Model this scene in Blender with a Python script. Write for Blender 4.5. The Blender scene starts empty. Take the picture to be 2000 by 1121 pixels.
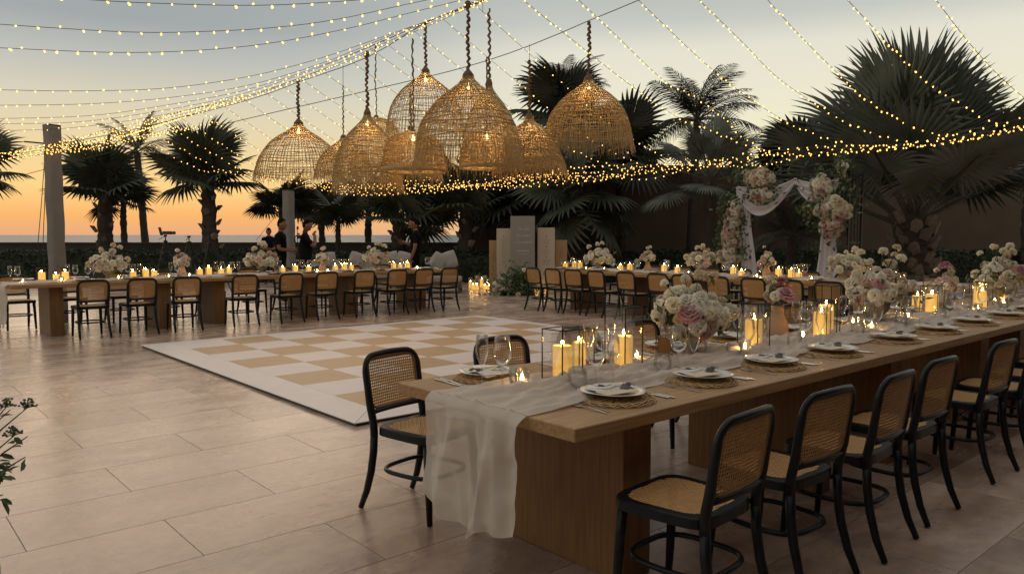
import bpy, bmesh, math, random
import numpy as np
from mathutils import Vector, Matrix, Euler, noise

random.seed(7)
rng = np.random.default_rng(7)
SC = bpy.context.scene
COL = SC.collection
PI = math.pi
rad = math.radians

# ------------------------------------------------------------------ camera
# world frame: +X runs along the two long tables that face each other, +Y from the near table to the sea
TH = rad(48.9)            # heading of the lens, from +X towards +Y
EYE = 1.45
FPX = 1500.0
PITCH = math.atan(101.5 / 1500.0)
cam_d = bpy.data.cameras.new('camera')
cam = bpy.data.objects.new('camera', cam_d)
COL.objects.link(cam)
cam.location = (0, 0, EYE)
cam.rotation_euler = (PI / 2 - PITCH, 0, TH - PI / 2)
cam_d.sensor_width = 36
cam_d.lens = 27.0
cam_d.clip_start = 0.05
cam_d.clip_end = 60000
SC.camera = cam

# ------------------------------------------------------------------ sky, sun, exposure
SUN_DIR = TH + rad(27)
world = bpy.data.worlds.new('World')
SC.world = world
world.use_nodes = True
wn = world.node_tree.nodes; wl = world.node_tree.links
wn.clear()
w_out = wn.new('ShaderNodeOutputWorld')
bg_sky = wn.new('ShaderNodeBackground'); bg_dusk = wn.new('ShaderNodeBackground'); w_add = wn.new('ShaderNodeAddShader')
sky = wn.new('ShaderNodeTexSky'); sky.sky_type = 'NISHITA'; sky.sun_disc = False
sky.sun_elevation = rad(1.0); sky.sun_rotation = PI / 2 - SUN_DIR
sky.air_density = 1.0; sky.dust_density = 2.0
wl.new(sky.outputs[0], bg_sky.inputs[0]); bg_sky.inputs[1].default_value = 0.003

def srgb(r, g, b):
    f = lambda c: (c / 255.0 / 12.92) if c / 255.0 <= .04045 else ((c / 255.0 + .055) / 1.055) ** 2.4
    return (f(r), f(g), f(b), 1)

tc = wn.new('ShaderNodeTexCoord')
nrm = wn.new('ShaderNodeVectorMath'); nrm.operation = 'NORMALIZE'
wl.new(tc.outputs['Generated'], nrm.inputs[0])
sep = wn.new('ShaderNodeSeparateXYZ'); wl.new(nrm.outputs[0], sep.inputs[0])
def ramp(stops):
    r = wn.new('ShaderNodeValToRGB'); e = r.color_ramp.elements
    while len(e) > 1: e.remove(e[0])
    e[0].position = stops[0][0]; e[0].color = stops[0][1]
    for p, c in stops[1:]:
        k = e.new(p); k.color = c
    return r
SUNSIDE = ramp([(0.0, srgb(226, 168, 126)), (.022, srgb(240, 178, 108)), (.055, srgb(247, 206, 136)), (.09, srgb(234, 208, 154)), (.13, srgb(219, 207, 174)), (.158, srgb(208, 203, 182)),
                (.20, srgb(180, 184, 179)), (.24, srgb(150, 158, 162)), (.40, srgb(160, 163, 164)), (1, srgb(212, 206, 195))])
AWAY = ramp([(0.0, srgb(226, 196, 150)), (.05, srgb(242, 222, 174)), (.10, srgb(240, 230, 190)), (.15, srgb(234, 228, 201)), (.225, srgb(224, 221, 205)),
             (.258, srgb(194, 197, 189)), (.31, srgb(172, 177, 174)), (.45, srgb(172, 172, 168)), (1, srgb(212, 206, 195))])
wl.new(sep.outputs['Z'], SUNSIDE.inputs[0]); wl.new(sep.outputs['Z'], AWAY.inputs[0])
dot = wn.new('ShaderNodeVectorMath'); dot.operation = 'DOT_PRODUCT'
wl.new(nrm.outputs[0], dot.inputs[0]); dot.inputs[1].default_value = (math.cos(SUN_DIR), math.sin(SUN_DIR), 0)
mr = wn.new('ShaderNodeMapRange'); mr.interpolation_type = 'SMOOTHSTEP'
mr.inputs[1].default_value = 0.83; mr.inputs[2].default_value = 1.0
wl.new(dot.outputs['Value'], mr.inputs[0])
wmix = wn.new('ShaderNodeMix'); wmix.data_type = 'RGBA'
wl.new(mr.outputs[0], wmix.inputs[0]); wl.new(AWAY.outputs[0], wmix.inputs[6]); wl.new(SUNSIDE.outputs[0], wmix.inputs[7])
wl.new(wmix.outputs[2], bg_dusk.inputs[0]); bg_dusk.inputs[1].default_value = 0.76
wl.new(bg_sky.outputs[0], w_add.inputs[0]); wl.new(bg_dusk.outputs[0], w_add.inputs[1])
wl.new(w_add.outputs[0], w_out.inputs[0])

sun_d = bpy.data.lights.new('sun', 'SUN'); sun = bpy.data.objects.new('sun', sun_d); COL.objects.link(sun)
sun_d.energy = 0.35; sun_d.angle = rad(35); sun_d.color = (1.0, .72, .48)
sun.rotation_euler = Vector((-math.cos(SUN_DIR), -math.sin(SUN_DIR), -math.tan(rad(9)))).to_track_quat('-Z', 'Y').to_euler()
sun.location = (0, 0, 20)

SC.view_settings.view_transform = 'Standard'
SC.view_settings.look = 'None'
SC.view_settings.exposure = 0.46
SC.view_settings.gamma = 1.0
SC.view_settings.use_curve_mapping = False
SC.render.engine = 'CYCLES'
SC.cycles.use_denoising = True
SC.cycles.max_bounces = 8
SC.cycles.transparent_max_bounces = 40
SC.cycles.sample_clamp_indirect = 2.0
SC.cycles.caustics_reflective = False
SC.cycles.caustics_refractive = False

# ------------------------------------------------------------------ helpers
CT, ST = math.cos(TH), math.sin(TH)
CP, SP = math.cos(PITCH), math.sin(PITCH)
def rf(R, F, z=0.0):
    """a place R metres to the right and F metres ahead of where the photographer stood"""
    return Vector((R * ST + F * CT, -R * CT + F * ST, z))
def at(px, py, F):
    """the point seen at (px, py) of the 2000 px photograph at F metres ahead"""
    r, d = (px - 1000) / FPX, (py - 560.5) / FPX
    h, u = CP - d * SP, -SP - d * CP
    t = F / h
    return rf(r * t, F, EYE + u * t)
def ground(px, py, z=0.0):
    r, d = (px - 1000) / FPX, (py - 560.5) / FPX
    h, u = CP - d * SP, -SP - d * CP
    t = (z - EYE) / u
    return rf(r * t, h * t, z)
def depth(p): return p[0] * CT + p[1] * ST
def project(p):
    r = p[0] * ST - p[1] * CT; F = depth(p); u = p[2] - EYE
    w = F * CP - u * SP
    if w < .05: return None
    return 1000 + FPX * r / w, 560.5 + FPX * (-F * SP - u * CP) / w, w
def x_at(px, Y, z=.77):
    """X of the point on the line Y = const that is seen in column px"""
    k = (px - 1000) / FPX
    # (X*ST - Y*CT) = k*((X*CT + Y*ST)*CP - (z-EYE)*SP)
    return (Y * CT + k * (Y * ST * CP - (z - EYE) * SP)) / (ST - k * CT * CP)
def y_at(px, X, z=.77):
    k = (px - 1000) / FPX
    return (X * ST - k * (X * CT * CP - (z - EYE) * SP)) / (CT + k * ST * CP)

class MB:
    def __init__(self): self.v = []; self.f = []; self.m = []
    def add(self, vs, fs, mi=0):
        n = len(self.v)
        self.v.extend([tuple(p) for p in vs]); self.f.extend([tuple(i + n for i in f) for f in fs]); self.m.extend([mi] * len(fs))
        return self
    def box(self, c, s, mi=0, rot=None):
        hx, hy, hz = s[0] / 2, s[1] / 2, s[2] / 2
        vs = [Vector((x, y, z)) for x in (-hx, hx) for y in (-hy, hy) for z in (-hz, hz)]
        if rot is not None: vs = [rot @ p for p in vs]
        vs = [p + Vector(c) for p in vs]
        return self.add(vs, [(0, 1, 3, 2), (4, 6, 7, 5), (0, 4, 5, 1), (2, 3, 7, 6), (0, 2, 6, 4), (1, 5, 7, 3)], mi)
    def cbox(self, c, s, b=.006, mi=0, rot=None):
        """box with chamfered edges"""
        bm = bmesh.new(); bmesh.ops.create_cube(bm, size=1)
        for p in bm.verts: p.co = Vector((p.co.x * s[0], p.co.y * s[1], p.co.z * s[2]))
        bmesh.ops.bevel(bm, geom=list(bm.edges), offset=b, segments=1, affect='EDGES')
        bm.verts.index_update()
        R = rot if rot is not None else Matrix.Identity(3)
        self.add([R @ p.co + Vector(c) for p in bm.verts], [[q.index for q in f.verts] for f in bm.faces], mi)
        bm.free(); return self
    def tube(self, pts, r, n=6, mi=0, closed=False, cap=True, flat=1.0):
        pts = [Vector(p) for p in pts]; N = len(pts)
        rs = r if isinstance(r, (list, tuple)) else [r] * N
        prev = None; vs = []
        for i, p in enumerate(pts):
            a = pts[(i - 1) % N] if (closed or i > 0) else p
            b = pts[(i + 1) % N] if (closed or i < N - 1) else p
            t = (b - a)
            t = t.normalized() if t.length > 1e-9 else Vector((0, 0, 1))
            if prev is None:
                u = t.orthogonal().normalized()
                if abs(t.z) < .9: u = t.cross(Vector((0, 0, 1))).normalized()
                elif True: u = t.cross(Vector((0, 1, 0))).normalized() if abs(t.y) < .9 else u
            else:
                u = prev - t * prev.dot(t)
                u = u.normalized() if u.length > 1e-6 else t.orthogonal().normalized()
            w = t.cross(u); prev = u
            for k in range(n):
                an = 2 * PI * k / n
                vs.append(p + u * (math.cos(an) * rs[i]) + w * (math.sin(an) * rs[i] * flat))
        fs = []
        for i in range(N if closed else N - 1):
            j = (i + 1) % N
            for k in range(n):
                l = (k + 1) % n
                fs.append((i * n + k, i * n + l, j * n + l, j * n + k))
        if cap and not closed:
            fs.append(tuple(range(n))[::-1]); fs.append(tuple((N - 1) * n + k for k in range(n)))
        return self.add(vs, fs, mi)
    def lathe(self, prof, n=24, mi=0, c=(0, 0, 0)):
        vs = []; fs = []; c = Vector(c)
        for (r, z) in prof:
            for k in range(n):
                a = 2 * PI * k / n; vs.append(c + Vector((r * math.cos(a), r * math.sin(a), z)))
        for i in range(len(prof) - 1):
            for k in range(n):
                l = (k + 1) % n; fs.append((i * n + k, i * n + l, (i + 1) * n + l, (i + 1) * n + k))
        return self.add(vs, fs, mi)
    def disc(self, r, z, n=24, mi=0, c=(0, 0, 0)):
        c = Vector(c)
        return self.add([c + Vector((r * math.cos(2 * PI * k / n), r * math.sin(2 * PI * k / n), z)) for k in range(n)], [tuple(range(n))], mi)
    def grid(self, P, nu, nv, mi=0):
        vs = [P(i / nu, j / nv) for i in range(nu + 1) for j in range(nv + 1)]
        fs = [(i * (nv + 1) + j, (i + 1) * (nv + 1) + j, (i + 1) * (nv + 1) + j + 1, i * (nv + 1) + j + 1) for i in range(nu) for j in range(nv)]
        return self.add(vs, fs, mi)
    def prism(self, outline, z0, z1, mi=0):
        n = len(outline)
        vs = [(x, y, z0) for x, y in outline] + [(x, y, z1) for x, y in outline]
        fs = [tuple(range(n))[::-1], tuple(range(n, 2 * n))] + [(i, (i + 1) % n, n + (i + 1) % n, n + i) for i in range(n)]
        return self.add(vs, fs, mi)
    def mesh(self, name, mats, smooth=False):
        me = bpy.data.meshes.new(name)
        me.from_pydata(self.v, [], self.f)
        for m in (mats if isinstance(mats, (list, tuple)) else [mats]): me.materials.append(m)
        if any(self.m): me.polygons.foreach_set('material_index', self.m)
        if smooth: me.polygons.foreach_set('use_smooth', [True] * len(self.f))
        me.update(); return me
    def build(self, name, mats, parent=None, smooth=False, loc=None, rot=None, scale=None):
        return ob(name, self.mesh(name, mats, smooth), parent, loc, rot, scale)

def ob(name, me, parent=None, loc=None, rot=None, scale=None):
    o = bpy.data.objects.new(name, me); COL.objects.link(o)
    if parent is not None: o.parent = parent
    if loc is not None: o.location = loc
    if rot is not None: o.rotation_euler = rot
    if scale is not None: o.scale = (scale,) * 3 if isinstance(scale, (int, float)) else scale
    return o
def tag(o, label, cat, group=None, kind=None):
    o['label'] = label; o['category'] = cat
    if group: o['group'] = group
    if kind: o['kind'] = kind
    return o
def thing(name, label, cat, loc=(0, 0, 0), rot=(0, 0, 0), group=None, scale=None):
    o = ob(name, None, None, loc, rot, scale)
    o.empty_display_size = .1
    return tag(o, label, cat, group)
def copy_thing(src, loc, rot=(0, 0, 0), label=None, group=None, scale=None):
    """a copy of a thing with copies of its parts and their sub-parts"""
    r = src.copy(); COL.objects.link(r); r.location = loc; r.rotation_euler = rot
    if scale is not None: r.scale = (scale,) * 3 if isinstance(scale, (int, float)) else scale
    if label: r['label'] = label
    if group: r['group'] = group
    for ch in KIDS(src):
        c = ch.copy(); COL.objects.link(c); c.parent = r
        for g in KIDS(ch):
            d = g.copy(); COL.objects.link(d); d.parent = c
    return r
_kids = {}
def KIDS(o):
    if o.name not in _kids: _kids[o.name] = list(o.children)
    return _kids[o.name]
def structure(o): o['kind'] = 'structure'; return o
def stuff(o): o['kind'] = 'stuff'; return o
ORD = ['first', 'second', 'third', 'fourth', 'fifth', 'sixth', 'seventh', 'eighth', 'ninth', 'tenth', 'eleventh', 'twelfth', 'thirteenth', 'fourteenth', 'fifteenth', 'sixteenth', 'seventeenth', 'eighteenth', 'nineteenth']

# ------------------------------------------------------------------ materials
def mat(name, col, rough=.6, metal=0.0, var=None, scale=8.0, bump=0.0, bscale=60.0, spec=.5, stretch=None, coords='Object', emit=None, estr=0.0, objvar=0.0, coat=0.0):
    m = bpy.data.materials.new(name); m.use_nodes = True
    nt = m.node_tree; n = nt.nodes; l = nt.links; b = n['Principled BSDF']
    b.inputs['Roughness'].default_value = rough; b.inputs['Metallic'].default_value = metal
    b.inputs['Specular IOR Level'].default_value = spec
    b.inputs['Coat Weight'].default_value = coat
    c4 = (*col[:3], 1)
    b.inputs['Base Color'].default_value = c4
    t = n.new('ShaderNodeTexCoord'); src = t.outputs[coords]
    if coords == 'World':
        pass
    if stretch:
        mp = n.new('ShaderNodeMapping'); mp.inputs['Scale'].default_value = stretch; l.new(src, mp.inputs[0]); src = mp.outputs[0]
    out = None
    if var:
        tx = n.new('ShaderNodeTexNoise'); tx.inputs['Scale'].default_value = scale; tx.inputs['Detail'].default_value = 6
        l.new(src, tx.inputs[0])
        mx = n.new('ShaderNodeMix'); mx.data_type = 'RGBA'
        rg = n.new('ShaderNodeMapRange'); rg.inputs[1].default_value = .35; rg.inputs[2].default_value = .65
        l.new(tx.outputs[0], rg.inputs[0]); l.new(rg.outputs[0], mx.inputs[0])
        mx.inputs[6].default_value = c4; mx.inputs[7].default_value = (*var[:3], 1)
        out = mx.outputs[2]
    if objvar:
        oi = n.new('ShaderNodeObjectInfo'); hs = n.new('ShaderNodeHueSaturation')
        mr_ = n.new('ShaderNodeMapRange'); mr_.inputs[3].default_value = 1 - objvar; mr_.inputs[4].default_value = 1 + objvar
        l.new(oi.outputs['Random'], mr_.inputs[0]); l.new(mr_.outputs[0], hs.inputs['Value'])
        if out: l.new(out, hs.inputs['Color'])
        else: hs.inputs['Color'].default_value = c4
        out = hs.outputs[0]
    if out: l.new(out, b.inputs['Base Color'])
    if bump:
        tb = n.new('ShaderNodeTexNoise'); tb.inputs['Scale'].default_value = bscale; tb.inputs['Detail'].default_value = 4
        l.new(src, tb.inputs[0]); bp = n.new('ShaderNodeBump'); bp.inputs['Strength'].default_value = bump; bp.inputs['Distance'].default_value = .01
        l.new(tb.outputs[0], bp.inputs['Height']); l.new(bp.outputs[0], b.inputs['Normal'])
    if emit:
        b.inputs['Emission Color'].default_value = (*emit[:3], 1); b.inputs['Emission Strength'].default_value = estr
    return m

def glass_mat(name, tint=(1, 1, 1), amount=1.0):
    """thin clear glass: what lies behind shows through, the rest mirrors by Fresnel"""
    m = bpy.data.materials.new(name); m.use_nodes = True
    nt = m.node_tree; n = nt.nodes; l = nt.links; n.clear()
    o = n.new('ShaderNodeOutputMaterial'); tr = n.new('ShaderNodeBsdfTransparent'); gl = n.new('ShaderNodeBsdfGlossy')
    gl.inputs['Roughness'].default_value = .03; tr.inputs[0].default_value = (*tint, 1)
    lw = n.new('ShaderNodeLayerWeight'); lw.inputs[0].default_value = .32
    mt = n.new('ShaderNodeMath'); mt.operation = 'MULTIPLY_ADD'; mt.inputs[1].default_value = .55 * amount; mt.inputs[2].default_value = .035 * amount
    mx = n.new('ShaderNodeMixShader')
    l.new(lw.outputs['Fresnel'], mt.inputs[0])
    l.new(mt.outputs[0], mx.inputs[0]); l.new(tr.outputs[0], mx.inputs[1]); l.new(gl.outputs[0], mx.inputs[2]); l.new(mx.outputs[0], o.inputs[0])
    return m

def sheer_mat(name, col, see=.35):
    m = bpy.data.materials.new(name); m.use_nodes = True
    nt = m.node_tree; n = nt.nodes; l = nt.links; n.clear()
    o = n.new('ShaderNodeOutputMaterial'); tr = n.new('ShaderNodeBsdfTransparent'); df = n.new('ShaderNodeBsdfDiffuse'); tl = n.new('ShaderNodeBsdfTranslucent')
    for k in (df, tl): k.inputs[0].default_value = (*col, 1)
    a = n.new('ShaderNodeMixShader'); a.inputs[0].default_value = .35; b = n.new('ShaderNodeMixShader')
    lw = n.new('ShaderNodeLayerWeight'); lw.inputs[0].default_value = .4
    mp = n.new('ShaderNodeMapRange'); mp.inputs[3].default_value = 1 - see; mp.inputs[4].default_value = 1.0
    tx = n.new('ShaderNodeTexNoise'); tx.inputs['Scale'].default_value = 250
    bp = n.new('ShaderNodeBump'); bp.inputs['Strength'].default_value = .3; bp.inputs['Distance'].default_value = .002
    t = n.new('ShaderNodeTexCoord'); l.new(t.outputs['Object'], tx.inputs[0]); l.new(tx.outputs[0], bp.inputs['Height']); l.new(bp.outputs[0], df.inputs['Normal'])
    l.new(lw.outputs['Facing'], mp.inputs[0]); l.new(mp.outputs[0], b.inputs[0])
    l.new(df.outputs[0], a.inputs[1]); l.new(tl.outputs[0], a.inputs[2]); l.new(tr.outputs[0], b.inputs[1]); l.new(a.outputs[0], b.inputs[2]); l.new(b.outputs[0], o.inputs[0])
    return m

def emit_mat(name, col, s):
    m = bpy.data.materials.new(name); m.use_nodes = True
    n = m.node_tree.nodes; n.clear(); o = n.new('ShaderNodeOutputMaterial'); e = n.new('ShaderNodeEmission')
    e.inputs[0].default_value = (*col, 1); e.inputs[1].default_value = s; m.node_tree.links.new(e.outputs[0], o.inputs[0]); return m

def leaf_mat(name, col, var, rough=.5, objvar=.3, trans=.25):
    m = mat(name, col, rough, var=var, scale=3, objvar=objvar)
    n = m.node_tree.nodes; l = m.node_tree.links; b = n['Principled BSDF']; o = n['Material Output']
    tl = n.new('ShaderNodeBsdfTranslucent'); mx = n.new('ShaderNodeMixShader'); mx.inputs[0].default_value = trans
    s = b.inputs['Base Color'].links[0].from_socket
    l.new(s, tl.inputs[0]); l.new(b.outputs[0], mx.inputs[1]); l.new(tl.outputs[0], mx.inputs[2]); l.new(mx.outputs[0], o.inputs[0])
    return m

def tile_mat():
    m = mat('floor_stone', (.4, .33, .27), .42)
    nt = m.node_tree; n = nt.nodes; l = nt.links; b = n['Principled BSDF']
    g = n.new('ShaderNodeNewGeometry'); oi = n.new('ShaderNodeObjectInfo')
    sh = n.new('ShaderNodeVectorMath'); sh.operation = 'MULTIPLY_ADD'; sh.inputs[1].default_value = (1, 1, 1)
    cm = n.new('ShaderNodeCombineXYZ'); mu = n.new('ShaderNodeMath'); mu.operation = 'MULTIPLY'; mu.inputs[1].default_value = 37.0
    l.new(oi.outputs['Random'], mu.inputs[0]); l.new(mu.outputs[0], cm.inputs[2])
    l.new(g.outputs['Position'], sh.inputs[0]); l.new(cm.outputs[0], sh.inputs[2])
    mp = n.new('ShaderNodeMapping'); mp.inputs['Scale'].default_value = (.9, 1.9, 1); mp.inputs['Rotation'].default_value = (0, 0, rad(4)); l.new(sh.outputs[0], mp.inputs[0])
    t1 = n.new('ShaderNodeTexNoise'); t1.inputs['Scale'].default_value = 1.5; t1.inputs['Detail'].default_value = 8; t1.inputs['Roughness'].default_value = .62; t1.inputs['Distortion'].default_value = .35
    l.new(mp.outputs[0], t1.inputs[0])
    t3 = n.new('ShaderNodeTexNoise'); t3.inputs['Scale'].default_value = .55; t3.inputs['Detail'].default_value = 3; l.new(g.outputs['Position'], t3.inputs[0])
    t2 = n.new('ShaderNodeTexNoise'); t2.inputs['Scale'].default_value = 16; t2.inputs['Detail'].default_value = 8; l.new(sh.outputs[0], t2.inputs[0])
    cr = n.new('ShaderNodeValToRGB'); e = cr.color_ramp.elements
    e[0].position = .35; e[0].color = (.315, .222, .172, 1); e[1].position = .65; e[1].color = (.565, .43, .35, 1)
    k = e.new(.5); k.color = (.42, .305, .243, 1)
    am = n.new('ShaderNodeMath'); am.operation = 'MULTIPLY_ADD'; am.inputs[1].default_value = .6; am.inputs[2].default_value = -.30
    ad = n.new('ShaderNodeMath'); ad.operation = 'ADD'; l.new(t3.outputs[0], am.inputs[0]); l.new(am.outputs[0], ad.inputs[0]); l.new(t1.outputs[0], ad.inputs[1])
    l.new(ad.outputs[0], cr.inputs[0])
    mx = n.new('ShaderNodeMix'); mx.data_type = 'RGBA'; mx.blend_type = 'OVERLAY'; mx.inputs[0].default_value = .28
    l.new(cr.outputs[0], mx.inputs[6]); l.new(t2.outputs[0], mx.inputs[7])
    hs = n.new('ShaderNodeHueSaturation'); r2 = n.new('ShaderNodeMapRange'); r2.inputs[3].default_value = .88; r2.inputs[4].default_value = 1.06
    l.new(oi.outputs['Random'], r2.inputs[0]); l.new(r2.outputs[0], hs.inputs['Value']); l.new(mx.outputs[2], hs.inputs['Color'])
    l.new(hs.outputs[0], b.inputs['Base Color'])
    rr = n.new('ShaderNodeMapRange'); rr.inputs[1].default_value = .3; rr.inputs[2].default_value = .7; rr.inputs[3].default_value = .19; rr.inputs[4].default_value = .36
    l.new(t1.outputs[0], rr.inputs[0]); l.new(rr.outputs[0], b.inputs['Roughness'])
    bp = n.new('ShaderNodeBump'); bp.inputs['Strength'].default_value = .10; bp.inputs['Distance'].default_value = .012
    l.new(t2.outputs[0], bp.inputs['Height']); l.new(bp.outputs[0], b.inputs['Normal'])
    return m

M = {}
M['tile'] = tile_mat()
M['grout'] = mat('grout', (.25, .19, .15), .9, bump=.3)
M['oak'] = mat('oak', (.40, .24, .112), .5, var=(.28, .155, .066), scale=5, stretch=(.7, 16, 16), bump=.08, bscale=30, objvar=.06)
M['oak_up_shaded'] = mat('oak_shaded', (.26, .13, .05), .55, var=(.175, .085, .03), scale=5, stretch=(16, 16, .7), bump=.08, bscale=30, objvar=.06)  # same oak with upright grain, darkened to put the pedestals' shade into the colour
M['black_wood'] = mat('black_wood', (.006, .008, .011), .36, spec=.26, bump=.06, bscale=25, var=(.011, .013, .016), scale=20)
M['cane'] = mat('cane', (.56, .32, .125), .55, var=(.46, .255, .095), scale=40, objvar=.08)
M['cane_band'] = mat('cane_band', (.2, .105, .045), .55)
M['white_floor'] = mat('white_vinyl', (.74, .67, .66), .45, var=(.70, .63, .62), scale=5, bump=.05, objvar=.02)
M['tan_floor'] = mat('tan_vinyl', (.50, .335, .175), .45, var=(.465, .31, .16), scale=5, bump=.05, objvar=.03)
M['trim_dark'] = mat('dark_trim', (.03, .025, .03), .5)
M['glass'] = glass_mat('clear_glass')
M['pane'] = glass_mat('lantern_pane', amount=.45)
M['gauze'] = sheer_mat('gauze', (.84, .76, .69), .24)
M['gauze2'] = sheer_mat('gauze_table', (.80, .71, .63), .08)
M['wax'] = mat('wax', (.75, .55, .2), .5, emit=(1.0, .50, .09), estr=.55)
M['wax_far'] = M['wax']
M['flame'] = emit_mat('flame', (1.0, .56, .17), 150.0)
M['bulb'] = emit_mat('fairy_bulb', (1.0, .52, .12), 2.8)
M['lampbulb'] = emit_mat('lamp_bulb', (1.0, .66, .25), 7.0)
M['black_metal'] = mat('black_metal', (.012, .011, .011), .4, metal=.3)
M['steel'] = mat('cutlery_steel', (.72, .69, .64), .28, metal=1.0)
M['china'] = mat('china', (.84, .81, .77), .25, coat=.3)
M['rattan'] = mat('rattan', (.56, .37, .18), .6, var=(.44, .28, .13), scale=30)
M['linen'] = mat('linen', (.66, .63, .60), .85, bump=.15, bscale=300)
M['cream_card'] = mat('cream_card', (.62, .52, .38), .8)
M['ribbon'] = mat('navy_ribbon', (.012, .014, .03), .5)
M['stone_vase'] = mat('stone_vase', (.32, .28, .23), .8, var=(.26, .22, .18), scale=25, bump=.2)
M['clay_vase'] = mat('clay_vase', (.5, .33, .22), .85, var=(.44, .28, .19), scale=12, stretch=(1, 1, 8), bump=.15)
def petal(name, a, b_): return leaf_mat(name, a, b_, .6, objvar=.08, trans=.3)
M['petal_white'] = petal('petal_white', (.90, .86, .76), (.84, .78, .65))
M['petal_cream'] = petal('petal_cream', (.82, .73, .56), (.76, .65, .47))
M['petal_blush'] = petal('petal_blush', (.80, .64, .57), (.74, .56, .49))
M['petal_pink'] = petal('petal_pink', (.55, .27, .30), (.62, .36, .37))
M['stem'] = leaf_mat('stem_green', (.05, .08, .03), (.07, .1, .04), trans=.1)
M['leaf'] = leaf_mat('bouquet_leaf', (.075, .12, .045), (.12, .16, .07))
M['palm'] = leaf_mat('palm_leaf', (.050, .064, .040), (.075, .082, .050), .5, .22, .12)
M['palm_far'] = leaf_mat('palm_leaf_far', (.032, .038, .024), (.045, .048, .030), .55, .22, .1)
M['palm_blue'] = leaf_mat('silver_palm_leaf', (.135, .15, .125), (.085, .10, .072), .5, .25, .12)
M['trunk'] = mat('palm_trunk', (.06, .045, .034), .9, var=(.04, .03, .022), scale=6, bump=.6, bscale=20)
M['boot'] = mat('palm_boot', (.21, .16, .125), .85, var=(.14, .105, .08), scale=12, bump=.4, bscale=30, objvar=.2)
M['petiole'] = mat('palm_stalk', (.075, .07, .045), .7)
M['hedge'] = leaf_mat('hedge_leaf', (.018, .032, .014), (.032, .05, .022), .55, 0.0, .15)
M['soil'] = mat('soil', (.03, .026, .02), .95, bump=.5)
M['wall'] = mat('stucco', (.115, .08, .056), .92, var=(.095, .066, .046), scale=1.2, bump=.25, bscale=60)
M['parapet'] = mat('parapet_stucco', (.085, .07, .06), .9, var=(.065, .054, .047), scale=2, bump=.2)
M['sea'] = mat('sea', (.13, .155, .19), .5, spec=.2, bump=.5, bscale=.05)
M['post'] = mat('post_cloth', (.22, .20, .19), .85, var=(.185, .17, .16), scale=4, bump=.3, bscale=12)
M['wire'] = mat('wire', (.03, .028, .025), .6)
M['shade'] = mat('rattan_shade', (.46, .33, .155), .7, var=(.36, .25, .11), scale=25, objvar=.15)
M['cord'] = mat('rope_cord', (.16, .105, .06), .9, bump=.4, bscale=80)
M['white_cloth'] = sheer_mat('drape_cloth', (.82, .77, .81), .04)
M['sign_grey'] = mat('sign_taupe', (.30, .26, .235), .8)
M['sign_cream'] = mat('sign_cream', (.52, .43, .33), .8)
M['sign_tan'] = mat('sign_tan', (.40, .25, .125), .8)
M['sign_white'] = mat('sign_lettering', (.75, .72, .68), .7)
M['sign_ink'] = mat('sign_ink', (.06, .05, .04), .8)
M['sofa'] = mat('sofa_wood', (.12, .09, .06), .7)
M['cushion'] = mat('cushion', (.36, .32, .29), .9, var=(.31, .28, .25), scale=9, bump=.2, bscale=40)
M['skin'] = mat('skin', (.24, .125, .078), .65, spec=.2)
M['black_cloth'] = mat('black_cloth', (.008, .008, .010), .95, spec=.08, bump=.3, bscale=40)
M['navy_cloth'] = mat('navy_cloth', (.010, .012, .018), .95, spec=.08, bump=.3, bscale=40)
M['hair'] = mat('hair', (.008, .006, .005), .9, spec=.06)
M['black_plastic'] = mat('black_plastic', (.015, .015, .016), .4)
M['phone_red'] = mat('red_case', (.22, .03, .02), .4)
# ================================================================== THE SETTING
# ---- garden soil under and round everything, the sea beyond the parapet
m = MB(); c = [rf(-90, -30, -.03), rf(90, -30, -.03), rf(90, 34, -.03), rf(-90, 34, -.03)]
m.add(c, [(0, 1, 2, 3)]); structure(m.build('ground', M['soil']))
m = MB(); m.add([rf(-60000, 31, -5), rf(60000, 31, -5), rf(60000, 45000, -5), rf(-60000, 45000, -5)], [(0, 1, 2, 3)])
structure(m.build('sea', M['sea']))

# ---- stone floor: a sheet of grout, tiles 1.2 x 0.58 m in running bond
FLOOR_F = 23.4
m = MB(); m.add([rf(-26, -5, -.0025), rf(30, -5, -.0025), rf(30, FLOOR_F, -.0025), rf(-26, FLOOR_F, -.0025)], [(0, 1, 2, 3)])
floor = structure(m.build('stone_floor', M['grout']))
def tile_geo(w, h, b=.0015, z=0.0):
    vs = [(0, 0, z - .006), (w, 0, z - .006), (w, h, z - .006), (0, h, z - .006), (b, b, z), (w - b, b, z), (w - b, h - b, z), (b, h - b, z)]
    return vs, [(4, 5, 6, 7), (0, 1, 5, 4), (1, 2, 6, 5), (2, 3, 7, 6), (3, 0, 4, 7)]
TW, THH, GAP = 1.2, .58, .0016
tm = MB(); tm.add(*tile_geo(TW - GAP, THH - GAP)); tile_me = tm.mesh('tile', M['tile'])
cells = []
for j in range(-8, 48):
    off = .58 if j % 2 else 1.18
    for i in range(-16, 30):
        x = off + TW * i; y = THH * j
        F = depth((x + .6, y + .29)); R = (x + .6) * ST - (y + .29) * CT
        if F < -4 or F > FLOOR_F - .7 or abs(R) > 25: continue
        if 3.1 < x and x + TW < 8.3 and 5.3 < y and y + THH < 10.4: continue
        vis = F > 1.6 and abs(R) / F < .78
        cells.append((0 if vis else 1, F, x, y))
cells.sort()
rest = MB()
for k, (v, F, x, y) in enumerate(cells):
    if k < 300: ob('tile', tile_me, floor, (x + GAP / 2, y + GAP / 2, 0))
    else:
        vs, fs = tile_geo(TW - GAP, THH - GAP)
        rest.add([(a + x + GAP / 2, b_ + y + GAP / 2, c_) for a, b_, c_ in vs], fs)
stuff(rest.build('tile_field', M['tile'], floor))

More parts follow.
